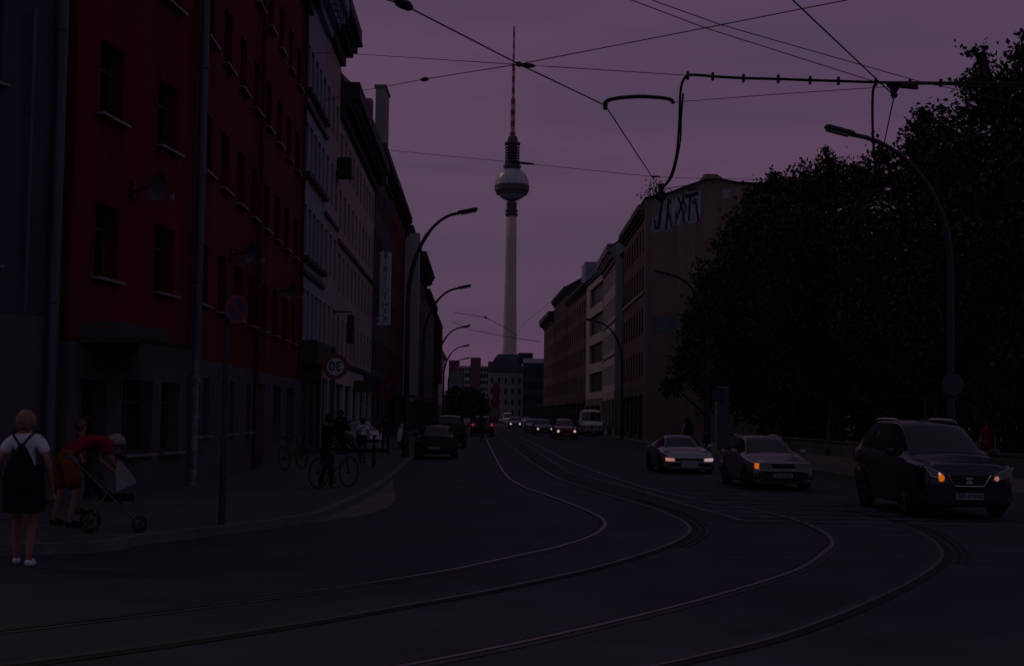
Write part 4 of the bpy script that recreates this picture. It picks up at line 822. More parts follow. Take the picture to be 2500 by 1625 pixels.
# dark red bus at the far end
M = Matrix.Translation((-3.9, 318, 0)) @ Matrix.Rotation(R(14), 4, 'Z')
t = thing('bus', 'dark red bus far down the street under the banner building', 'bus', M=M)
b = MB(); b.box((0, 5, 1.9), (2.5, 10, 3.0), bev=.15); b.build('body', mat('dark_red_bus', (.13, .012, .022), .5, .1, 2), t)
b = MB(); b.bx(-1.05, 1.05, -.03, 0, 1.5, 2.9); b.build('windscreen', M_CGLASS, t)
for sd_ in (1, -1): b = MB(); b.bx(sd_*1.25-.01, sd_*1.25+.01, .6, 9.5, 1.7, 2.8); b.build('side_window', M_CGLASS, t)
for y in (2, 8):
    for sd_ in (1, -1): b = MB(); b.lathe([(.48, -.14), (.48, .14)], 16, Matrix.Translation((sd_*1.12, y, .48)) @ Matrix.Rotation(R(90), 4, 'Y')); b.build('wheel', M_RUB, t)

# ------------------------------------------------------------------ street lamps
def lamp(label, foot, hd, H=9.1, reach=2.9, base=.12, sign=False):
    # hd = unit direction of the arm over the road
    t = thing('street_lamp', label, 'street lamp', (foot[0], foot[1], base), 0, 'curved arm street lamps along both kerbs')
    d = Vector((hd[0], hd[1], 0)).normalized()
    b = MB(); b.lathe([(.14, 0), (.14, .9), (.10, 1.0), (.095, H*.62)], 12); b.lathe([(.19, 0), (.19, .05), (.14, .06)], 12); b.build('pole', M_POLE, t)
    pts = []
    for i in range(15):
        a = (i/14)*R(74); k = i/14
        x = reach*.80*(1-math.cos(k*R(84)))/(1-math.cos(R(84))); z = H*.62+(H*.36)*math.sin(k*R(84))/math.sin(R(84))
        pts.append(d*x+Vector((0, 0, z)))
    e = d*reach+Vector((0, 0, H)); 
    pts.append(d*reach*.8+Vector((0, 0, H*.985))) if False else None
    b = MB(); b.tube([Vector((0, 0, H*.6))]+pts+[pts[-1]+(d*.12+Vector((0, 0, .012)))], [.09]*6+[.075]*4+[.06]*7, 8); b.build('arm', M_POLE, t)
    b = MB(); q = pts[-1]; ax = (d+Vector((0, 0, .22))).normalized(); up = ax.cross(Vector((d.y, -d.x, 0))); 
    if up.z < 0: up = -up
    sdv = ax.cross(up)
    Mh = Matrix.Identity(4); Mh.col[0][:3] = ax; Mh.col[1][:3] = sdv; Mh.col[2][:3] = up; Mh.col[3][:3] = q+ax*.05
    b.box((.40, 0, .02), (.80, .24, .13), Mh, bev=.04); hd_ = b.build('lamp_head', M_POLE, t)
    b = MB(); b.box((.44, 0, -.065), (.62, .18, .05), Mh, bev=.02); b.build('diffuser', M_LAMPG, hd_)
    return t
lamp('tall grey street lamp arching over the nearest car on the right', (11.36, 36.0), (-1, -.1), 9.2, 3.15, sign=True)
lamp('street lamp half hidden in the tree edge beside the brick corner house', (9.85, 69.8), (-1, 0), 9.0, 2.35)
lamp('thin street lamp on the right in front of the narrow dark blue house', (8.35, 105), (-1, 0), 9.0, 2.4)
lamp('first street lamp on the left, arching out above the black saloon', (-4.02, 53.5), (1, 0), 9.6, 2.25)
lamp('second street lamp on the left, level with the mid street roofs', (-5.1, 80), (1, 0), 9.1, 2.35)
lamp('third street lamp on the left row, before the flat topped brown house', (-6.2, 116), (1, 0), 9.1, 2.35)
lamp('fourth street lamp on the left row, seen against the sky', (-7.2, 148), (1, 0), 9.1, 2.35)
lamp('farthest street lamp on the left, above the red stair tower', (-8.2, 181), (1, 0), 9.1, 2.35)
# round sign, seen from behind, strapped to the near right lamp
def disc(b, r, th, M, n=32): b.lathe([(r, -th/2), (r, th/2)], n, M)
FR = Matrix.Rotation(R(90), 4, 'X')
t = thing('round_sign', 'grey back of a round traffic sign on the nearest right lamp post', 'traffic sign', (11.36, 36.0, 2.72))
b = MB(); disc(b, .28, .012, Matrix.Translation((0, -.19, 0)) @ FR); b.build('sign_disc', mat('sign_back', (.045, .045, .065), .5, .15, 4), t)
b = MB(); b.bx(-.12, .12, -.183, .10, -.03, .03); b.build('bracket', M_DARK, t)
# 30 sign
p = G(808, 1187, .12)
t = thing('speed_limit_sign', 'speed limit sign with mirrored black 30 in a red ring on a dark post', 'traffic sign', (p.x, p.y, .12))
b = MB(); b.tube([(0, 0, 0), (0, 0, 3.1)], .045, 10); b.lathe([(.05, 3.1), (.0, 3.16)], 10, cap=False); b.build('post', M_DARK, t)
zc = (at(823, 895, p.y)).z-.12; xo = at(823, 895, p.y).x-p.x-.03
b = MB(); disc(b, .275, .012, Matrix.Translation((xo, -.07, zc)) @ FR); d = b.build('sign_plate', mat('sign_white', (.40, .38, .40), .5, .08, 4), t)
b = MB(); n = 40; b.add([(xo+rr*math.cos(2*math.pi*i/n), -.0785, zc+rr*math.sin(2*math.pi*i/n)) for i in range(n) for rr in (.195, .283)], [(2*i, 2*((i+1) % n), 2*((i+1) % n)+1, 2*i+1) for i in range(n)]); b.build('red_ring', M_SIGNRED, d)
txt('30', .30, M_BLACK, d, Matrix.Translation((xo, -.079, zc)), 'numerals', bold=.004)
# no-stopping sign on thin near post
p = G(541, 1280, .12)
t = thing('no_stopping_sign', 'thin dark post with small blue and red no stopping disc before the red house', 'traffic sign', (p.x, p.y, .12))
b = MB(); b.tube([(0, 0, 0), (0, 0, 1.0)], .05, 10); b.tube([(0, 0, 1.0), (.0, 0, 3.5)], .035, 10); b.build('post', M_DARK, t)
zc = at(558, 755, p.y).z-.12; Mx = Matrix.Translation((.10, 0, zc)) @ Matrix.Rotation(R(52), 4, 'Z') @ Matrix.Translation((0, -.05, 0))
b = MB(); disc(b, .21, .012, Mx @ FR); d = b.build('sign_plate', M_SIGNBLUE, t)
b = MB(); b.add([(rr*math.cos(2*math.pi*i/n), -.0085, rr*math.sin(2*math.pi*i/n)) for i in range(n) for rr in (.165, .215)], [(2*i, 2*((i+1) % n), 2*((i+1) % n)+1, 2*i+1) for i in range(n)], Mx); b.box((0, -.008, 0), (.36, .004, .045), Mx @ Matrix.Rotation(R(45), 4, 'Y')); b.build('red_ring', M_SIGNRED, d)
# satellite dishes on the red building
def dish(label, M_, u, z):
    t = thing('satellite_dish', label, 'satellite dish', M=M_ @ Matrix.Translation((u, -.45, z)), group='satellite dishes on the red building')
    Md = Matrix.Rotation(R(-20), 4, 'Z') @ Matrix.Rotation(R(-72), 4, 'X')
    b = MB(); b.lathe([(0, .0), (.1, .01), (.2, .04), (.27, .08), (.28, .08)], 20, Md @ Matrix.Rotation(math.pi, 4, 'X'), cap=False); b.build('reflector', mat('dish_grey', (.05, .05, .065), .5, .1, 4), t)
    b = MB(); b.tube([(0, 0, 0), (0, .45, -.1)], .025); b.bx(-.06, .06, .40, .45, -.25, .1); b.build('mount', M_DARK, t)
    b = MB(); e = Md @ Vector((0, .1, -.5)); b.tube([(0, 0, -.3), tuple(e)], .012); b.box(tuple(e), (.07, .07, .12)); b.build('receiver', M_PIPEW, t)
dish('grey satellite dish between the two near window columns of the red building', redM, 2.75, 6.15)
dish('satellite dish right of the thick downpipe, low on the red side facade', MB_, 5.2, 5.9)
dish('satellite dish farthest along the red side facade', MB_, 14.0, 5.7)

# advertising pillar, shop pillars, barrier
def pillar(label, px, pyb, Hh, w_, d_, m_, name='information_pillar', cat='pillar'):
    p = G(px, pyb, .12); t = thing(name, label, cat, (p.x, p.y, .12))
    b = MB(); b.box((0, 0, Hh/2), (w_, d_, Hh), bev=.05); b.build('column', m_, t); return t
t = pillar('grey information pillar with small blue panel, between the sports car and the estate', 1763, 1097, 3.35, .62, .3, M_GREYR)
b = MB(); b.bx(-.55, .05, -.23, -.16, 2.62, 3.30); b.build('blue_panel', mat('panel_blue', (.06, .06, .14), .5, .15, 3), t)
b = MB(); b.bx(-.36, -.30, -.19, .0, 0, 2.6); b.build('side_post', M_CREAM, t)
p = G(1535, 1064, .12)
t = pillar('white pillar with black keyhole like figure by the corner house entrance', 1535, 1064, 3.9, .50, .3, M_CREAM2, 'advertising_pillar')
b = MB(); b.lathe([(.12, -.01), (.12, .01)], 20, Matrix.Translation((0, -.16, 3.5)) @ FR); b.prism([(-.1, 2.2), (.1, 2.2), (.09, 3.2), (-.02, 3.42), (-.09, 3.2)], -.17, -.15); b.bx(-.16, .16, -.17, -.15, 1.3, 1.9); b.build('black_figure', M_BLACK, t)
t = pillar('plain white pillar right beside the one with the black figure', 1559, 1064, 4.0, .55, .3, M_CREAM2, 'advertising_pillar')
b = MB(); b.bx(-.2, .1, -.17, -.15, .5, 2.0); b.build('dark_panel', M_DARKR, t)
t = thing('barrier_fence', 'low dark work barrier with pale band across the front of the white van', 'barrier', (7.7, 126, 0))
b = MB(); b.bx(-1.9, 1.9, -.03, .03, .75, .95); b.build('board', M_CREAM, t)
b = MB(); 
for i in range(6):
    x = -1.8+i*.72; q = MB(); q.bx(x-.04, x+.04, -.035, .035, 0, 1.05); q.build('leg', M_DARK, t)
pw = thing('park_wall', 'low brown wall at the foot of the park trees', 'wall', (15.5, 38, .12))
b = MB(); b.slab([(-.15, -4), (.15, -4), (-.45, 56), (-.75, 56)], 0, .62); b.build('wall', M_DARKR, pw, fix=True); b = MB(); b.slab([(-.2, -4), (.2, -4), (-.40, 56), (-.80, 56)], .62, .70); b.build('coping', M_DARKR, pw, fix=True)

# ------------------------------------------------------------------ overhead wires
def wire(label, pts, r=.009, group='overhead tram wires and span wires', sag=0, name='overhead_wire', ins=()):
    P = [at(*q) for q in pts]
    full = []
    for i in range(len(P)-1):
        for k in range(6):
            t_ = k/6; q = P[i].lerp(P[i+1], t_); q.z -= sag*4*t_*(1-t_); full.append(q)
    full.append(P[-1]); c = P[0].copy()
    t = thing(name, label, 'wire', tuple(c), 0, group)
    b = MB(); b.tube([p-c for p in full], r, 5); b.build('strand', M_DARK, t)
    for (px, py, Y, ln, rr) in ins:
        q = at(px, py, Y)-c; k = min(range(len(full)-1), key=lambda i: (full[i]-c-q).length); d = (full[k+1]-full[k]).normalized()
        b = MB(); b.tube([q-d*ln/2, q-d*ln*.3, q, q+d*ln*.3, q+d*ln/2], [rr*.5, rr, rr*1.15, rr, rr*.5], 8); b.build('insulator', M_BLACK, t)
    return t
wire('thick kinked contact wire from top left to the clamp over the graffiti roof', [(860, -50, 13.0), (945, 0, 13.6), (985, 12, 13.8), (1267, 157, 16.0), (1478, 258, 18.0), (1612, 462, 24.8)], .009, ins=((985, 10, 13.8, .30, .05), (1267, 157, 16, .08, .03)))
wire('faint contact wire running on from the clamp down the right side of the street', [(1612, 462, 24.8), (1461, 645, 40), (1280, 788, 70), (1225, 868, 120)], .006)
wire('contact wire of the outer track dropping from the top edge to the hanging clamp', [(1880, -60, 12.9), (1935, 0, 13.4), (2060, 118, 15.2), (2183, 234, 17.3), (2150, 390, 21.4), (2060, 560, 30)], .009, ins=((2183, 232, 17.3, .12, .04),))
wire('span wire rising from the left houses through the wire crossing to the top edge', [(735, 262, 44), (870, 224, 30), (1040, 193, 21), (1267, 157, 16.0), (1720, 69, 14), (2070, 0, 13), (2300, -45, 12.5)], .006, ins=((1037, 194, 21, .5, .03),))
wire('thin span wire crossing the mast and carrying the clipped feeder cable', [(720, 128, 45), (850, 131, 30), (1267, 158, 16.1), (1675, 184, 17.2), (2130, 199, 17.4), (2600, 202, 18.2)], .005, ins=((1288, 160, 16.2, .2, .025),))
wire('upper thin wire of the pair slanting down toward the hanging clamp', [(1480, -25, 15), (1540, 0, 15.2), (1720, 68, 16), (2130, 198, 17.4)], .006)
wire('second thin wire of the slanting pair ending in the tree top', [(1530, -25, 15), (1590, 0, 15.2), (1760, 61, 16), (2240, 198, 18), (2560, 268, 21)], .006)
wire('thin wire from the curved bracket across to the feeder cable', [(1643, 250, 18.6), (1900, 230, 18), (2140, 214, 17.4), (2380, 198, 17.8)], .005)
wire('faint low span wire crossing below the ball of the tower', [(935, 362, 60), (960, 368, 58), (1290, 400, 48), (1600, 432, 48), (1720, 436, 50), (1990, 440, 60)], .009, ins=((1275, 398, 48, .9, .04), (1600, 431, 48, .5, .03)))
wire('short wire from the clamp at the graffiti roof corner towards the trees', [(1612, 462, 24.8), (1700, 449, 28), (1760, 440, 33)], .008)
wire('faint wire on the lower left of the tower shaft', [(1110, 763, 120), (1150, 768, 110), (1186, 775, 105), (1239, 803, 92), (1262, 818, 88)], .02, ins=((1186, 775, 105, 1.6, .07),))
wire('lowest faint wire crossing the tower shaft near its foot', [(1105, 785, 130), (1150, 805, 122), (1240, 822, 110), (1320, 834, 105)], .02)
def cable(label, pts, r, name, clips=(), cat='cable'):
    P = crom([at(*q) for q in pts], 6); c = P[0].copy(); t = thing(name, label, cat, tuple(c))
    b = MB(); b.tube([p-c for p in P], r, 7); b.build('sheath', M_BLACK, t)
    for q in clips:
        k = at(*q)-c; b = MB(); b.box(tuple(k), (.035, .05, .11), bev=.01); b.build('clip', M_BLACK, t)
    return t
cable('black feeder cable bending up and along the span wire with many clips', [(1612, 462, 24.8), (1634, 436, 23.5), (1650, 385, 21.5), (1658, 310, 19.8), (1662, 220, 18.2), (1674, 188, 17.4), (1695, 183, 17.3), (1745, 187, 17.3), (1815, 191, 17.3), (1900, 193, 17.4), (1978, 196, 17.4), (2047, 198, 17.4), (2138, 201, 17.5), (2222, 203, 17.8), (2297, 203, 18.1), (2400, 203, 18.6), (2600, 206, 19.5)], .018, 'feeder_cable', [(x, y, 17.4) for x, y in ((1679, 185), (1740, 187), (1815, 191), (1900, 193), (1978, 196), (2047, 198), (2138, 201), (2222, 203), (2297, 203))])
cable('second strand of the feeder cable hanging beside the first', [(1616, 462, 24.8), (1642, 428, 23.0), (1660, 350, 20.6), (1663, 290, 19.4), (1668, 230, 18.4)], .014, 'feeder_strand')
cable('black cable dropping from the clipped cable past the near lamp arm', [(2138, 203, 17.5), (2131, 225, 17.8), (2130, 290, 18.6), (2132, 350, 19.5), (2137, 410, 20.6), (2139, 440, 21.2)], .018, 'drop_cable')
cable('lower strand drooping under the clipped cable into the tree', [(2185, 208, 17.6), (2260, 205, 17.9), (2330, 207, 18.2), (2420, 212, 18.7), (2560, 206, 19.4)], .013, 'feeder_strand')
t = thing('pull_off_arm', 'thick curved black bracket between two overhead wires, right of the mast', 'bracket', tuple(at(1478, 258, 18)))
c = at(1478, 258, 18)
P = [p-c for p in crom([at(1478, 258, 18.0), at(1478, 250, 18.0), at(1500, 241, 18.0), at(1555, 236, 18.2), at(1605, 238, 18.4), at(1636, 243, 18.6), at(1644, 252, 18.6)], 5)]
b = MB(); b.tube(P, .026, 8); b.build('arm', M_BLACK, t)
b = MB(); b.box((0, 0, -.0), (.06, .06, .12), bev=.02); b.build('clamp', M_BLACK, t)
c = at(2183, 214, 17.3); t = thing('section_insulator', 'black tapered clamp and short bar hanging where the outer contact wire turns', 'insulator', tuple(c))
b = MB(); b.lathe([(.10, .04), (.07, 0), (.035, -.06), (.03, -.1)], 10); b.build('clamp', M_BLACK, t)
b = MB(); e = at(2238, 214, 17.5)-c; b.tube([(0, 0, .03), tuple(e)], .03, 8); b.tube([tuple(e), tuple(e+Vector((0, 0, .07)))], .015, 6); b.build('bar', M_BLACK, t)
c = at(1614, 462, 24.8); t = thing('wire_clamp', 'dark wire clamp hanging in front of the graffiti house roof corner', 'clamp', tuple(c))
b = MB(); b.lathe([(.05, .1), (.06, .02), (.04, -.02), (.10, -.09), (.09, -.18), (.03, -.22)], 10); b.build('clamp', M_BLACK, t)
# ------------------------------------------------------------------ trees
def leaf_object(name, pts, size, m_, parent, seed):
    g = np.random.default_rng(seed); n = len(pts)
    a = g.normal(size=(n, 3)); a /= np.linalg.norm(a, axis=1)[:, None]
    c = g.normal(size=(n, 3)); bb = np.cross(a, c); bb /= np.linalg.norm(bb, axis=1)[:, None]
    s = size*g.uniform(.55, 1.35, (n, 1)); l = s*g.uniform(.6, 1.0, (n, 1))
    q = np.stack([pts-a*s*.5, pts+bb*l*.42, pts+a*s*.6, pts-bb*l*.42], 1).reshape(-1, 3).astype(np.float32)
    me = bpy.data.meshes.new(name); me.vertices.add(4*n); me.vertices.foreach_set('co', q.ravel())
    me.loops.add(4*n); me.loops.foreach_set('vertex_index', np.arange(4*n, dtype=np.int32))
    me.polygons.add(n); me.polygons.foreach_set('loop_start', np.arange(0, 4*n, 4, dtype=np.int32)); me.polygons.foreach_set('loop_total', np.full(n, 4, np.int32))
    me.materials.append(m_); me.update(calc_edges=True); return obj(name, me, parent)
def tree(label, foot, blobs, dens=55, size=.22, m_=None, seed=1, trunk=.22, twigs=40, z0=.12, group='park trees on the right'):
    # blobs: (x,y,z,rx,ry,rz) relative to the foot
    g = np.random.default_rng(seed); t = thing('tree', label, 'tree', (foot[0], foot[1], z0), 0, group)
    pts = []
    tops = []
    for (x, y, z, rx, ry, rz) in blobs:
        vol = rx*ry*rz*4.2; n = int(vol**.72*dens*3.3)
        d = g.normal(size=(n, 3)); d /= np.linalg.norm(d, axis=1)[:, None]
        rr = g.uniform(0, 1, (n, 1))**.42*(1+.16*np.sin(d[:, :1]*7+seed)+.14*np.sin(d[:, 2:]*9+x))
        # leaf clumps
        k = max(6, n//26); cc = d[:k]*rr[:k]; idx = g.integers(0, k, n); jit = g.normal(size=(n, 3))*.17
        p = np.where(g.uniform(size=(n, 1)) < .6, cc[idx]+jit, d*rr)*np.array([rx, ry, rz])+np.array([x, y, z])
        pts.append(p)
        m = max(3, int(twigs*(rx*rz)/12))
        for i in range(m):      # twigs with leaves breaking the outline
            e = d[i]; e = e*np.array([1, 1, 1]); s0 = e*np.array([rx, ry, rz])*.95+np.array([x, y, z]); ln = g.uniform(.2, .7)
            dirv = e*.7+np.array([0, 0, .5])+g.normal(size=3)*.25
            for q in range(9): pts.append((s0+dirv*ln*q/9+g.normal(size=3)*.10)[None])
        tops.append((x, y, z, rz))
    pts = np.concatenate(pts); pts = pts[pts[:, 2] > .9]
    leaf_object('crown', pts, size, m_ or M_LEAF, t, seed)
    b = MB(); H = max(z for _, _, z, _ in [(q[0], q[1], q[2], 0) for q in blobs])
    b.tube([(0, 0, -.1), (.03, 0, .4), (.06, .02, 2), (.02, .1, H*.5), (.1, .1, H*.8)], [trunk*1.5, trunk*1.1, trunk, trunk*.75, trunk*.4], 10)
    for (x, y, z, rz) in tops:
        zz = min(H*.6, max(1.8, z*.45)); b.tube([(.04, .03, zz), (x*.45, y*.45, (zz+z)/2), (x*.9, y*.9, z), (x*1.0, y, z+rz*.6)], [trunk*.5, trunk*.35, trunk*.22, .03], 7)
    b.build('trunk', M_BARK, t, smooth=True)
    return t
def B(px, py, Y, rx, rz, foot, ry=None): p = at(px, py, Y); return (p.x-foot[0], p.y-foot[1], p.z-.12, rx, ry or rx, rz)
f = (16.6, 44)
tree('largest near tree filling the right edge of the picture', f, [B(2420, 330, 43, 1.9, 1.7, f), B(2500, 215, 43, 1.1, 1.2, f), B(2395, 225, 43, .75, .8, f), B(2395, 150, 43.5, .28, .45, f), B(2370, 130, 43.5, .18, .2, f), B(2495, 130, 44, .4, .5, f), B(2480, 520, 42, 2.3, 2.2, f), B(2360, 560, 42, 1.9, 1.9, f), B(2330, 400, 42, 1.0, 1.1, f), B(2450, 760, 43, 2.4, 2.1, f), B(2560, 420, 44, 2.2, 2.4, f), B(2300, 750, 44, 1.9, 1.7, f), B(2560, 900, 45, 2.2, 1.5, f)], 120, .17, seed=3, trunk=.30)
f = (16.2, 54)
tree('broad tree left of the largest one, behind the near lamp arm', f, [B(2265, 330, 53, 1.15, .95, f), B(2258, 285, 53, .5, .45, f), B(2225, 430, 53, 1.7, 1.3, f), B(2300, 470, 53, 1.8, 1.6, f), B(2180, 590, 52, 2.2, 2.0, f), B(2290, 690, 53, 2.4, 2.0, f), B(2160, 780, 53, 2.1, 1.7, f), B(2310, 870, 54, 2.2, 1.4, f), B(2150, 380, 53, .5, .4, f)], 110, .18, seed=5, trunk=.26)
f = (15.2, 66)
tree('rounded tree whose top rises beside the drop cable, mid park', f, [B(2030, 460, 65, 1.8, 1.2, f), B(2023, 400, 65, .55, .6, f), B(2100, 450, 65, 1.5, 1.1, f), B(1960, 470, 65, 1.3, 1.0, f), B(2050, 580, 64, 2.6, 2.0, f), B(1950, 600, 64, 2.1, 1.9, f), B(2010, 740, 65, 2.7, 2.2, f), B(2110, 790, 65, 2.2, 1.9, f), B(1930, 770, 65, 2.0, 1.9, f), B(2030, 890, 66, 2.4, 1.4, f)], 100, .20, seed=8, trunk=.26)
f = (14.4, 80)
tree('dense tree in front of the right part of the graffiti wall', f, [B(1905, 465, 79, 1.3, .9, f), B(1870, 500, 79, 1.5, 1.2, f), B(1845, 560, 78, 1.7, 1.4, f), B(1900, 610, 78, 2.6, 2.2, f), B(1825, 655, 78, 1.9, 1.7, f), B(1860, 770, 79, 2.8, 2.3, f), B(1795, 775, 79, 2.1, 2.0, f), B(1800, 880, 80, 2.4, 1.7, f), B(1900, 900, 80, 2.3, 1.5, f), B(1885, 442, 79, .5, .4, f)], 95, .22, seed=12, trunk=.24)
f = (12.9, 92)
tree('lower tree at the left edge of the park, covering the foot of the graffiti wall', f, [B(1782, 600, 91, 1.3, 1.2, f), B(1742, 690, 91, 1.6, 1.6, f), B(1802, 720, 90, 2.2, 2.0, f), B(1712, 790, 91, 1.5, 1.6, f), B(1772, 840, 91, 2.3, 1.9, f), B(1692, 890, 92, 1.6, 1.5, f), B(1762, 940, 92, 2.2, 1.2, f), B(1640, 945, 93, .9, .7, f)], 95, .22, seed=17, trunk=.2)
f = (24, 62)
tree('background tree deep in the park behind the near ones', f, [(-2, 0, 5, 4, 3, 3.2), (2, 0, 6, 4, 3, 3.4), (-5, 0, 4, 3, 3, 2.6), (4, 0, 3.5, 4, 3, 2.4), (0, 0, 9, 2.6, 2.4, 2)], 40, .32, seed=21, trunk=.3)
f = (19, 86)
tree('background tree between the dense tree and the graffiti house', f, [(-3, 0, 5, 3.6, 3, 3.2), (2, 0, 6, 4, 3, 3.6), (-1, 0, 3.2, 5, 3, 2.2), (5, 0, 4, 4, 3, 2.8)], 40, .34, seed=25, trunk=.3)
t = thing('hedge', 'dense dark hedge added to block the low sky behind the tree trunks', 'hedge', (24, 78, .12)); g = np.random.default_rng(77)  # added leaf mass that blocks the low sky between the trunks
P_ = g.uniform(size=(16000, 3))*np.array([40, 3.0, 1])+np.array([-10, -1.5, 0]); P_[:, 2] *= 4.6+1.2*np.sin(P_[:, 0]*.9)+.7*np.sin(P_[:, 0]*2.3)
leaf_object('foliage', P_, .42, M_LEAF, t, 78); b = MB()
for i in range(24): b.tube([(-9+i*1.6, 0, -.1), (-9+i*1.6+.2, .1, 2.6)], [.07, .03], 5)
b.build('stems', M_BARK, t)
for i, (xx, yy, lab) in enumerate(((30, 84, 'tall background tree behind the hedge at the right edge'), (22, 88, 'background tree behind the middle of the hedge'), (40, 90, 'background tree behind the hedge beyond the right edge'))):
    tree(lab, (xx, yy), [(-3, 0, 6, 3.6, 3, 3.4), (2.5, 0, 7, 3.6, 3, 3.6), (0, 0, 4, 5, 3, 2.6), (0, 0, 10, 3, 2.6, 2.6)], 34, .36, seed=60+i, trunk=.3)
f = (20.5, 47)
tree('shrubby tree low at the right edge behind the walkers', f, [(-1, 0, 2.6, 2.6, 2, 1.6), (2, 0, 3.0, 3, 2, 2.0), (-3.2, 1, 2.4, 2.2, 2, 1.4)], 55, .2, seed=29, trunk=.14)
for i, (px, py, Y, rr, lab) in enumerate(((1114, 976, 290, 2.9, 'left of the two far trees at the street end'), (1152, 974, 300, 2.9, 'right of the two far trees at the street end'))):
    p = at(px, py, Y); tree(lab, (p.x, Y), [(0, 0, p.z, rr*.8, 3, rr*.75), (-1.6, 0, p.z-2, rr*.7, 3, rr*.6), (1.8, 0, p.z-1.8, rr*.7, 3, rr*.6)], 60, .55, M_LEAF2, 40+i, .25, 10, group='trees at the street end')
p = at(1604, 470, 104)
t = thing('rooftop_shrub', 'twiggy shrub growing on the corner house roof edge', 'shrub', (p.x, 104.5, 17.7)); g = np.random.default_rng(4); P_ = g.normal(size=(420, 3))*np.array([.5, .3, .55])+np.array([-.1, 0, .9]); leaf_object('crown', P_, .16, M_LEAF2, t, 9)
b = MB(); 
for i in range(7): b.tube([(0, 0, -.2), (.2*math.sin(i*2.1), .1*math.cos(i), .8), (.55*math.sin(i*2.1), .2*math.cos(i), 1.7+.2*(i % 3))], [.05, .03, .012], 5)
b.build('stems', M_BARK, t)

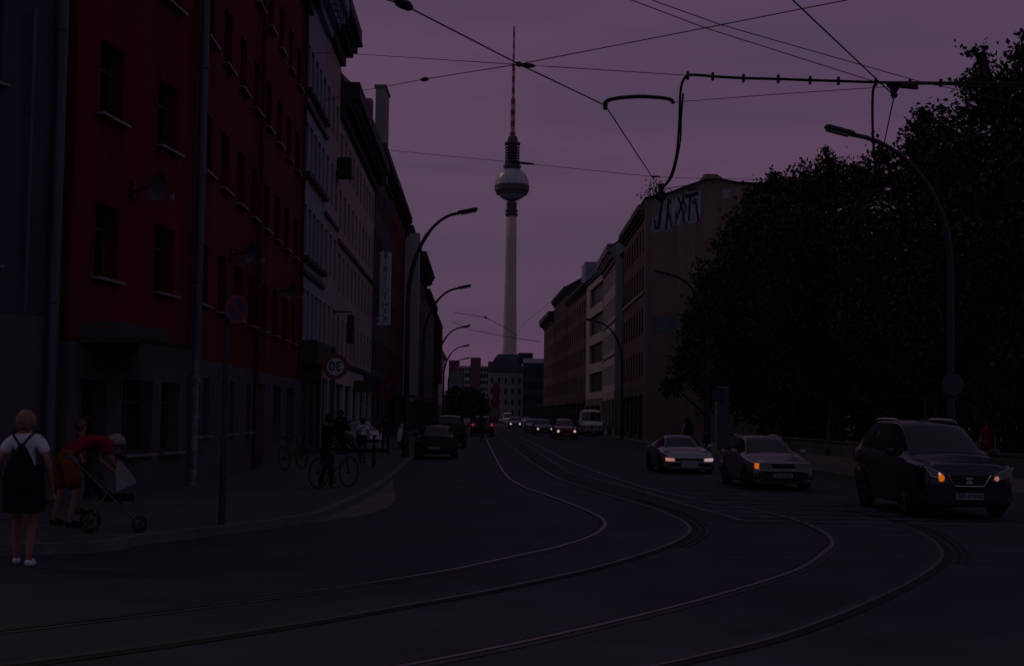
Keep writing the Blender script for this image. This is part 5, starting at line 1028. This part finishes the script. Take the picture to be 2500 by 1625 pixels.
# ------------------------------------------------------------------ people
def skin_mesh(name, V, E, m_, parent, sub=1):
    names = list(V); me = bpy.data.meshes.new(name)
    me.from_pydata([V[k][0] for k in names], [(names.index(a), names.index(b_)) for a, b_ in E], []); me.materials.append(m_)
    o = obj(name, me, parent)
    md = o.modifiers.new('skin', 'SKIN'); md.use_smooth_shade = True; md.branch_smoothing = .4
    sv = me.skin_vertices[0].data if me.skin_vertices else None
    if sv is None:
        bm = bmesh.new(); bm.from_mesh(me); bm.verts.layers.skin.verify(); bm.to_mesh(me); bm.free(); sv = me.skin_vertices[0].data
    for i, k in enumerate(names):
        r_ = V[k][1]; sv[i].radius = r_ if isinstance(r_, tuple) else (r_, r_); sv[i].use_root = (i == 0)
    s = o.modifiers.new('sub', 'SUBSURF'); s.levels = sub; s.render_levels = sub
    return o
def person(label, loc, heading, H=1.74, pose=None, skin=M_SKIN, shirt=None, trousers=None, shoes=None, hair=None, short=False, long_sleeve=False, longhair=False, shorts=False, skirt=False, fingers=True, group='people on the pavements'):
    s = H/1.74
    J = dict(pelvis=(0, 0, .94), spine=(0, -.01, 1.10), chest=(0, .0, 1.28), ribs=(0, -.01, 1.40), neck=(0, 0, 1.47), skull=(0, .015, 1.56), crown=(0, .005, 1.66), face=(0, .085, 1.565),
             shL=(-.165, 0, 1.41), shR=(.165, 0, 1.41), elL=(-.225, -.03, 1.13), elR=(.225, -.03, 1.13), wrL=(-.24, .05, .90), wrR=(.24, .05, .90),
             hipL=(-.09, 0, .90), hipR=(.09, 0, .90), knL=(-.10, .03, .49), knR=(.10, .03, .49), anL=(-.105, -.02, .085), anR=(.105, -.02, .085), toL=(-.12, .13, .035), toR=(.12, .13, .035))
    J.update(pose or {})
    J = {k: Vector(v)*s for k, v in J.items()}
    rad = dict(pelvis=(.125, .10), spine=(.115, .09), chest=(.135, .10), ribs=(.10, .085), neck=.048, skull=.078, crown=.06, face=.028, shL=.058, shR=.058, elL=.040, elR=.040, wrL=.027, wrR=.027, hipL=.085, hipR=.085, knL=.055, knR=.055, anL=.036, anR=.036, toL=.032, toR=.032)
    if shirt:
        for k in ('pelvis', 'spine', 'chest', 'ribs'): rad[k] = tuple(x*.86 for x in rad[k])
    rad = {k: (tuple(x*s for x in v) if isinstance(v, tuple) else v*s) for k, v in rad.items()}
    V = {k: (tuple(J[k]), rad[k]) for k in J}
    E = [('pelvis', 'spine'), ('spine', 'chest'), ('chest', 'ribs'), ('ribs', 'neck'), ('neck', 'skull'), ('skull', 'crown'), ('skull', 'face'), ('ribs', 'shL'), ('ribs', 'shR'), ('shL', 'elL'), ('shR', 'elR'), ('elL', 'wrL'), ('elR', 'wrR'), ('pelvis', 'hipL'), ('pelvis', 'hipR'), ('hipL', 'knL'), ('hipR', 'knR'), ('knL', 'anL'), ('knR', 'anR'), ('anL', 'toL'), ('anR', 'toR')]
    for sd_, w_, e_ in (('L', 'wrL', 'elL'), ('R', 'wrR', 'elR')):
        d = (J[w_]-J[e_]).normalized(); side = d.cross(Vector((0, 1, 0))).normalized() if abs(d.y) < .9 else Vector((1, 0, 0)); fw = side.cross(d).normalized()
        pm = J[w_]+d*.06*s; V['palm'+sd_] = (tuple(pm), .028*s); E.append((w_, 'palm'+sd_))
        if fingers:
            for i, (off, ln) in enumerate(((-.027, .072), (-.009, .085), (.009, .08), (.027, .062))):
                a = pm+d*.035*s+fw*off*s; b_ = a+d*ln*.55*s+side*.012*s; c = b_+d*ln*.4*s+side*.022*s
                for q, (pt, rr) in enumerate(((a, .0095), (b_, .0085), (c, .0075))): V['f%s%d%d' % (sd_, i, q)] = (tuple(pt), rr*s)
                E += [('palm'+sd_, 'f%s%d0' % (sd_, i)), ('f%s%d0' % (sd_, i), 'f%s%d1' % (sd_, i)), ('f%s%d1' % (sd_, i), 'f%s%d2' % (sd_, i))]
            a = J[w_]+d*.03*s+fw*.035*s; b_ = a+d*.045*s+fw*.02*s
            V['t%s0' % sd_] = (tuple(a), .011*s); V['t%s1' % sd_] = (tuple(b_), .009*s); E += [(w_, 't%s0' % sd_), ('t%s0' % sd_, 't%s1' % sd_)]
    root = thing('person', label, 'person', loc, heading, group)
    skin_mesh('body', V, E, skin, root)
    grow = .034*s
    def cloth(name, keys, edges, m_, g=grow):
        W = {k: (tuple(J[k]) if k in J else k, tuple(x+g for x in rad[k]) if isinstance(rad.get(k), tuple) else rad[k]+g) for k in keys}
        return W, edges
    if shirt:
        hem = J['pelvis'].lerp(J['spine'], -.1)
        W = {k: (tuple(J[k]), (tuple(x+grow for x in rad[k]) if isinstance(rad[k], tuple) else rad[k]+grow*.9)) for k in ('pelvis', 'spine', 'chest', 'ribs', 'shL', 'shR')}
        W['coll'] = (tuple(J['ribs'].lerp(J['neck'], .85)), .07*s); W['hem'] = (tuple(J['pelvis'].lerp(J['hipL'].lerp(J['hipR'], .5), .6)), tuple(x+grow for x in rad['pelvis']))
        Es = [('pelvis', 'hem'), ('pelvis', 'spine'), ('spine', 'chest'), ('chest', 'ribs'), ('ribs', 'coll'), ('ribs', 'shL'), ('ribs', 'shR')]
        for sd_ in 'LR':
            if long_sleeve:
                W['el'+sd_] = (tuple(J['el'+sd_]), .052*s); W['wr'+sd_] = (tuple(J['wr'+sd_]), .038*s); Es += [('sh'+sd_, 'el'+sd_), ('el'+sd_, 'wr'+sd_)]
            else:
                W['ha'+sd_] = (tuple(J['sh'+sd_].lerp(J['el'+sd_], .62)), .064*s); Es.append(('sh'+sd_, 'ha'+sd_))
        if skirt or shorts: W.pop('hem'); Es.pop(0)
        skin_mesh('shirt', W, Es, shirt, root)
    if trousers:
        W = {k: (tuple(J[k]), (tuple(x+grow*.8 for x in rad[k]) if isinstance(rad[k], tuple) else rad[k]+grow*.45)) for k in ('pelvis', 'hipL', 'hipR')}
        W['waist'] = (tuple(J['pelvis'].lerp(J['spine'], .6)), tuple(x+grow*.9 for x in rad['spine'])); Es = [('pelvis', 'waist'), ('pelvis', 'hipL'), ('pelvis', 'hipR')]
        for sd_ in 'LR':
            if shorts:
                W['th'+sd_] = (tuple(J['hip'+sd_].lerp(J['kn'+sd_], .5)), .118*s); W['hm'+sd_] = (tuple(J['hip'+sd_].lerp(J['kn'+sd_], 1.02)), .115*s); Es += [('hip'+sd_, 'th'+sd_), ('th'+sd_, 'hm'+sd_)]
            else:
                W['kn'+sd_] = (tuple(J['kn'+sd_]), .07*s); W['an'+sd_] = (tuple(J['an'+sd_]), .058*s); Es += [('hip'+sd_, 'kn'+sd_), ('kn'+sd_, 'an'+sd_)]
        skin_mesh('trousers' if not shorts else 'shorts', W, Es, trousers, root)
    if skirt:
        b = MB(); hp = J['pelvis']; kz = (J['knL'].z+J['knR'].z)/2; n = 24
        prof = [(.18, .15, J['spine'].z+.02), (.215, .185, hp.z+.02), (.22, .20, hp.z-.14), (.225, .20, hp.z-.30), (.225, .20, kz+.11)]
        vs = []
        for a, c, z in prof:
            for i in range(n):
                q = 2*math.pi*i/n; wv = 1+.05*math.sin(q*7)*(1 if z < hp.z-.1 else .2)
                vs.append((hp.x+a*s*wv*math.cos(q), hp.y+c*s*wv*math.sin(q), z))
        b.add(vs, [(i*n+j, i*n+(j+1) % n, (i+1)*n+(j+1) % n, (i+1)*n+j) for i in range(len(prof)-1) for j in range(n)]); b.build('skirt', skirt, root, smooth=True)
    if shoes:
        for sd_ in 'LR':
            a, t_ = J['an'+sd_], J['to'+sd_]; d = (t_-a); dl = d.normalized(); heel = a-Vector((dl.x, dl.y, 0))*.055*s-Vector((0, 0, .03*s))
            skin_mesh('shoe', {'m': (tuple(a.lerp(t_, .5)), .046*s), 'h': (tuple(heel), .042*s), 'a': (tuple(a+Vector((0, 0, .02*s))), .046*s), 't': (tuple(t_+dl*.02*s), .04*s)}, [('m', 'h'), ('m', 't'), ('m', 'a')], shoes, root)
    if hair:
        up = (J['crown']-J['skull']).normalized(); fwd = (J['face']-J['skull']).normalized(); rt = up.cross(fwd).normalized(); c = J['skull']+up*.045*s-fwd*.012*s
        b = MB(); n, k = 20, 12; vs = []
        lim = R(-48) if not longhair else R(-62)
        for j in range(k+1):
            ph = R(90)+(lim-R(90))*j/k
            for i in range(n):
                th = 2*math.pi*i/n; e = math.cos(th)*math.cos(ph); f_ = math.sin(th)*math.cos(ph); u = math.sin(ph)
                rr = (.118+.006*math.sin(th*5+j)+.006*math.sin(th*11+j*2.3)+.005*math.sin(th*17-j*3.1))*s
                if f_ > .35 and u < .35: rr *= .66        # leaves the face free
                ext = 0
                if longhair and f_ < .3 and j == k: ext = -.28*s
                p = c+rt*e*rr*.92+fwd*f_*rr+up*u*rr*1.02; p.z += ext; vs.append(tuple(p))
        b.add(vs, [(i2*n+j, i2*n+(j+1) % n, (i2+1)*n+(j+1) % n, (i2+1)*n+j) for i2 in range(k) for j in range(n)]); b.build('hair', hair, root, smooth=True)
    return root, J
C_WHITE = mat('white_cotton', (.78, .76, .84), .9, .08, 6, spec=.1)
C_BLACK = mat('black_cloth', (.012, .012, .016), .9, .2, 6, spec=.1)
C_NAVY = mat('navy_cloth', (.03, .032, .065), .9, .2, 6, spec=.1)
C_RED = mat('red_cotton', (.24, .012, .03), .9, .15, 6, spec=.1)
C_ORANGE = mat('orange_brown_cloth', (.20, .062, .02), .9, .2, 6, spec=.1)
C_JEANS = mat('blue_denim', (.07, .075, .15), .9, .25, 8, spec=.1)
C_GREY = mat('grey_cloth', (.12, .11, .12), .9, .15, 6, spec=.1)
C_PALE = mat('pale_canvas', (.28, .24, .25), .9, .12, 6, spec=.1)
H_BLOND = mat('blond_hair', (.30, .17, .10), .6, .35, 22, spec=.3, stretch=(1, 1, .25))
H_DARK = mat('dark_hair', (.02, .013, .012), .6, .35, 22, spec=.3, stretch=(1, 1, .25))
H_GREY = mat('fair_hair', (.30, .24, .21), .6, .3, 22, spec=.3)
S_WHITE = mat('white_leather', (.72, .70, .78), .6, .1, 8)
# woman with backpack, back to the camera
p = G(52, 1383)
r, J = person('person in white T-shirt with black backpack and white trainers walking away at the left edge', (p.x, p.y, 0), R(4), 1.76,
    pose=dict(anL=(-.10, .14, .085), toL=(-.12, .28, .035), knL=(-.10, .13, .50), anR=(.10, -.10, .09), toR=(.12, .04, .035), knR=(.10, .02, .49), elL=(-.27, -.03, 1.12), elR=(.27, -.04, 1.12), wrL=(-.30, .03, .88), wrR=(.29, .04, .88)),
    shirt=C_WHITE, skirt=C_BLACK, shoes=S_WHITE, hair=H_BLOND)
t = thing('backpack', 'small black drawstring backpack worn over the white T-shirt', 'backpack', (p.x, p.y, 0), R(4))
b = MB(); pr = []; n = 20
for z, a, c in ((.85, .06, .03), (.88, .18, .07), (.98, .195, .09), (1.10, .165, .085), (1.22, .11, .06), (1.32, .055, .035), (1.37, .02, .015)): pr.append((z, a, c))
vs = [(a*math.cos(2*math.pi*i/n), -.155+c*math.sin(2*math.pi*i/n)-(.02 if z < 1.2 else 0), z) for z, a, c in pr for i in range(n)]
b.add(vs, [(i*n+j, i*n+(j+1) % n, (i+1)*n+(j+1) % n, (i+1)*n+j) for i in range(len(pr)-1) for j in range(n)]+[list(range(n-1, -1, -1)), list(range((len(pr)-1)*n, len(pr)*n))]); b.build('bag', C_BLACK, t, smooth=True)
for sd_ in (1, -1):
    b = MB(); b.tube(crom([(sd_*.01, -.158, 1.34), (sd_*.05, -.16, 1.40), (sd_*.10, -.13, 1.465), (sd_*.13, -.01, 1.515), (sd_*.14, .10, 1.42), (sd_*.16, .12, 1.28), (sd_*.17, .06, 1.08), (sd_*.16, -.10, .99)], 5), .014, 6); b.build('strap', C_NAVY, t)
# bending person at the pushchair
p = G(172, 1286, .12)
person('person in red top and orange brown shorts bending over the pushchair', (p.x, p.y, .12), R(-50), 1.86,
    pose=dict(pelvis=(0, -.12, .95), spine=(0, .05, 1.05), chest=(0, .25, 1.13), ribs=(0, .38, 1.14), neck=(0, .47, 1.11), skull=(0, .555, 1.08), crown=(0, .645, 1.12), face=(0, .61, 1.0), shL=(-.18, .38, 1.11), shR=(.18, .38, 1.11), elL=(-.22, .46, .85), elR=(.22, .45, .85), wrL=(-.16, .62, .72), wrR=(.16, .60, .72), hipL=(-.11, -.12, .90), hipR=(.11, -.12, .90), knL=(-.20, -.06, .48), knR=(.19, -.02, .48), anL=(-.24, -.14, .085), anR=(.23, -.12, .085), toL=(-.27, .01, .035), toR=(.26, .03, .035)),
    shirt=C_RED, trousers=C_ORANGE, shorts=True, shoes=C_BLACK, hair=H_GREY)
p = G(150, 1270, .12)
person('smaller person in reddish top standing just behind the bending one', (p.x-.15, p.y+1.3, .12), R(-70), 1.5, shirt=mat('dull_red_cotton', (.14, .03, .03), .9, .2, 6), trousers=C_GREY, shoes=C_BLACK, hair=mat('auburn_hair', (.12, .04, .025), .6, .3, 20))
# pushchair
p = G(272, 1297, .12)
t = thing('pushchair', 'dark pushchair with pale hood and grey frame in front of the bending person', 'pushchair', (p.x, p.y, .12), R(14), None)
X90 = Matrix.Rotation(R(90), 4, 'X')
for (x, y, rr) in ((-.28, -.24, .14), (-.28, .24, .14), (.36, -.20, .10), (.36, .20, .10)):
    b = MB(); b.tube([(x+rr*.88*math.cos(q*math.pi/10), y, rr+rr*.88*math.sin(q*math.pi/10)) for q in range(21)], .016, 6); w_ = b.build('wheel', M_RUB, t); b = MB(); b.lathe([(rr*.3, -.02), (rr*.3, .02)], 10, Matrix.Translation((x, y, rr)) @ X90)
    for q in range(6): b.tube([(x, y, rr), (x+rr*.82*math.cos(q*math.pi/3), y, rr+rr*.82*math.sin(q*math.pi/3))], .006, 4)
    b.build('hub', M_DARK, w_)
for y in (-.23, .23):
    b = MB(); b.tube([(-.62, y, 1.02), (-.52, y, .98), (.36, y*.9, .12)], .014, 7); b.build('frame', M_STEEL_D, t)
    b = MB(); b.tube([(-.28, y, .14), (-.05, y, .55)], .014, 7); b.build('strut', M_STEEL_D, t)
b = MB(); b.tube([(-.62, -.23, 1.02), (-.62, .23, 1.02)], .02, 7); b.build('handle', M_RUB, t)
b = MB(); b.slab([(-.12, -.2), (.28, -.2), (.28, .2), (-.12, .2)], .42, .50); b.add([(-.12, -.2, .46), (-.12, .2, .46), (-.38, .2, .92), (-.38, -.2, .92), (-.17, -.2, .44), (-.17, .2, .44), (-.43, .2, .9), (-.43, -.2, .9)], [(0, 1, 2, 3), (7, 6, 5, 4), (0, 3, 7, 4), (1, 5, 6, 2)]); b.build('seat', C_BLACK, t)
b = MB(); n = 9; vs = []
for i in range(n):
    a = R(150-115*i/(n-1)); vs += [(-.10+.46*math.cos(a), y, .70+.36*math.sin(a)) for y in (-.22, -.12, 0, .12, .22)]
vs2 = [(x*.97, y*.9, z-.02) for x, y, z in vs]
b.add(vs, [(i*5+j, i*5+j+1, i*5+j+6, i*5+j+5) for i in range(n-1) for j in range(4)]); b.add(vs2, [(i*5+j+5, i*5+j+6, i*5+j+1, i*5+j) for i in range(n-1) for j in range(4)]); b.build('hood', C_BLACK, t, smooth=True)
q0 = at(288, 1118, p.y); q1 = at(330, 1176, p.y); q2 = at(285, 1198, p.y)
b = MB(); loc = [Vector((q.x-p.x, 0, q.z-.12)) for q in (q0, at(300, 1126, p.y), q1, q2, at(283, 1150, p.y))]; b.prism([(v.x, v.z) for v in loc], -.22, .22); b.build('sun_cover', C_PALE, t, fix=True)
# bicycles
def bike(label, loc, heading, lean=0.0, group='bicycles on the left pavement', col=None):
    M = Matrix.Translation(loc) @ Matrix.Rotation(heading, 4, 'Z') @ Matrix.Rotation(lean, 4, 'Y')
    t = thing('bicycle', label, 'bicycle', M=M, group=group); cm = col or M_DARK
    for y in (-.52, .52):
        b = MB(); b.tube([(0, y+.325*math.cos(q*math.pi/16), .34+.325*math.sin(q*math.pi/16)) for q in range(33)], .018, 6, cap=False); w_ = b.build('wheel', M_RUB, t)
        b = MB(); 
        for q in range(12): b.tube([(0, y, .34), (0, y+.31*math.cos(q*math.pi/6), .34+.31*math.sin(q*math.pi/6))], .003, 3, cap=False)
        b.lathe([(.03, -.04), (.03, .04)], 8, Matrix.Translation((0, y, .34)) @ Matrix.Rotation(R(90), 4, 'Y')); b.build('spokes', M_STEEL, w_)
    b = MB(); bbk, st_, hd = (0, -.08, .30), (0, -.22, .82), (0, .36, .80)
    for a, c in ((bbk, st_), (bbk, (0, .40, .66)), ((0, -.20, .76), hd), (bbk, (0, -.52, .34)), ((0, -.20, .76), (0, -.52, .34)), ((0, .52, .34), hd), (hd, (0, .33, .95)), (st_, (0, -.24, .92))): b.tube([a, c], .016, 6)
    b.build('frame', cm, t)
    b = MB(); b.tube([(-.28, .22, .98), (-.2, .34, 1.0), (0, .33, .97), (.2, .34, 1.0), (.28, .22, .98)], .013, 6); b.build('handlebar', M_STEEL, t)
    b = MB(); b.box((0, -.25, .94), (.14, .26, .06), bev=.03); b.build('saddle', M_RUB, t)
    b = MB(); b.tube([(.06, -.08, .30), (.06, -.08, .14), (.14, -.08, .14)], .01, 5); b.tube([(-.06, -.08, .30), (-.06, -.08, .46), (-.14, -.08, .46)], .01, 5); b.build('pedals', M_STEEL, t)
    return t
p = G(822, 1190, .12); bike('bicycle with large front wheel turned sideways beside the 30 sign post', (p.x-.05, p.y-.1, .12), R(-32))
person('dark clothed person standing over the bicycle at the 30 sign post', (p.x-.22, p.y-.12, .12), R(-32), 1.66,
    pose=dict(skull=(0, .12, 1.53), crown=(0, .13, 1.63), face=(0, .19, 1.52), neck=(0, .08, 1.43), ribs=(0, .06, 1.37), chest=(0, .04, 1.26), shL=(-.165, .07, 1.37), shR=(.165, .07, 1.37), elL=(-.24, .18, 1.12), elR=(.24, .18, 1.12), wrL=(-.24, .40, 1.0), wrR=(.24, .40, 1.0), anL=(-.17, -.02, .085), anR=(.17, .05, .085), toL=(-.19, .13, .035), toR=(.19, .2, .035)),
    shirt=C_BLACK, long_sleeve=True, trousers=C_BLACK, shoes=C_GREY, hair=H_DARK)
p = G(726, 1145, .12); bike('dark bicycle leaning on the wall at the end of the red building', (p.x-.1, p.y, .12), R(-20), R(-8))
p = G(884, 1131, .12); person('person with long dark hair, white top, dark bag and jeans walking away', (p.x, p.y, .12), R(-5), 1.52, pose=dict(anL=(-.09, .16, .085), toL=(-.1, .30, .04), anR=(.10, -.16, .12), toR=(.11, -.04, .04), knR=(.10, .0, .50)), shirt=C_WHITE, trousers=C_JEANS, shoes=C_BLACK, hair=H_DARK, longhair=True)
t = thing('shoulder_bag', 'dark shoulder bag at the hip of the long haired person', 'bag', (p.x, p.y, .12)); b = MB(); b.box((.0, -.17, .80), (.36, .12, .30), bev=.05); b.build('bag', C_BLACK, t); b = MB(); b.tube(crom([(-.16, -.16, .92), (-.05, -.16, 1.12), (.12, -.12, 1.26), (.13, .02, 1.30)], 5), .012, 5); b.build('strap', C_BLACK, t)
p = G(912, 1139, .12); bike('bicycle wheeled beside the long haired person, seen end on', (p.x, p.y, .12), R(8))
p = G(940, 1112, .12); person('dark dressed person pushing along the kerb beyond the long haired one', (p.x, p.y, .12), R(-5), 1.66, pose=dict(anL=(-.09, -.15, .1), toL=(-.1, -.02, .04), anR=(.10, .16, .085), toR=(.11, .30, .04)), shirt=C_NAVY, long_sleeve=True, trousers=C_BLACK, shoes=C_GREY, hair=H_DARK)
p = G(831, 1108, .12); person('tall dark person standing close to the house wall behind the 30 sign post', (p.x, p.y, .12), R(170), 1.80, shirt=C_BLACK, long_sleeve=True, trousers=C_BLACK, shoes=C_BLACK, hair=H_DARK)
# cyclist on the road
p = G(1174, 1079); bike('bicycle ridden down the road behind the people carrier', (p.x, p.y, 0), R(2), group=None)
person('dark cyclist riding away in the middle of the road', (p.x, p.y, 0), R(2), 1.76, pose=dict(pelvis=(0, -.22, 1.06), spine=(0, -.14, 1.22), chest=(0, .0, 1.38), ribs=(0, .06, 1.48), neck=(0, .10, 1.54), skull=(0, .14, 1.63), crown=(0, .13, 1.73), face=(0, .21, 1.63), shL=(-.19, .06, 1.49), shR=(.19, .06, 1.49), elL=(-.29, .14, 1.24), elR=(.29, .14, 1.24), wrL=(-.26, .26, 1.04), wrR=(.26, .26, 1.04), hipL=(-.09, -.20, 1.0), hipR=(.09, -.20, 1.0), knL=(-.12, .16, .86), knR=(.12, .05, .66), anL=(-.12, -.04, .52), anR=(.12, -.08, .23), toL=(-.12, .08, .48), toR=(.12, .05, .17)), shirt=C_BLACK, long_sleeve=True, trousers=C_BLACK, shoes=C_GREY, hair=H_DARK, group=None)
# scooter with pale shield
p = G(980, 1094, .12); t = thing('motor_scooter', 'pale motor scooter parked at the left kerb beside the black saloon', 'scooter', (p.x, p.y, .12), R(8))
b = MB(); b.prism([(-.2, .35), (.2, .35), (.24, .7), (.16, 1.02), (-.16, 1.02), (-.24, .7)], -.55, -.47); b.box((0, -.5, 1.08), (.22, .2, .2), bev=.06); b.build('front_shield', P_WHITE, t)
b = MB(); b.box((0, .3, .62), (.34, .8, .34), bev=.1); b.box((0, -.2, .34), (.3, .5, .1), bev=.03); b.build('body', P_SILV, t)
b = MB(); b.box((0, .3, .82), (.28, .7, .1), bev=.04); b.build('seat', M_RUB, t)
for y in (-.62, .58): b = MB(); b.lathe([(.24, -.05), (.24, .05)], 16, Matrix.Translation((0, y, .24)) @ Matrix.Rotation(R(90), 4, 'Y')); b.build('wheel', M_RUB, t)
b = MB(); b.tube([(-.36, -.42, 1.12), (0, -.48, 1.14), (.36, -.42, 1.12)], .018, 6); b.lathe([(.06, -.01), (.06, .01)], 10, Matrix.Translation((.34, -.42, 1.3)) @ FR); b.lathe([(.06, -.01), (.06, .01)], 10, Matrix.Translation((-.34, -.42, 1.3)) @ FR); b.build('handlebar', M_DARK, t)
# right side walkers
p = G(2412, 1153, .12); person('person in red top walking behind the nearest car', (p.x, p.y, .12), R(150), 1.74, shirt=C_RED, trousers=C_NAVY, shoes=C_BLACK, hair=H_DARK)
p = G(2456, 1150, .12); person('person in navy jacket at the right edge, beside the one in red', (p.x, p.y, .12), R(160), 1.70, shirt=C_NAVY, long_sleeve=True, trousers=C_BLACK, shoes=C_BLACK, hair=H_DARK)
p = G(1679, 1122, .12); person('person with pale sleeves and dark rucksack seen over the silver sports car', (p.x, p.y, .12), R(10), 1.72, shirt=mat('pale_grey_cotton', (.34, .32, .36), .9, .1, 6), long_sleeve=True, trousers=C_BLACK, shoes=C_BLACK, hair=H_DARK)
t = thing('rucksack', 'dark rucksack on the back of the pale sleeved person', 'backpack', (p.x, p.y, .12), R(10)); b = MB(); b.box((0, -.20, 1.22), (.34, .2, .48), bev=.08); b.build('bag', C_BLACK, t)
for sd_ in (1, -1): b = MB(); b.tube([(sd_*.12, -.16, 1.42), (sd_*.12, 0, 1.50), (sd_*.13, .12, 1.36), (sd_*.14, .0, 1.05), (sd_*.13, -.14, 1.02)], .014, 5); b.build('strap', C_BLACK, t)
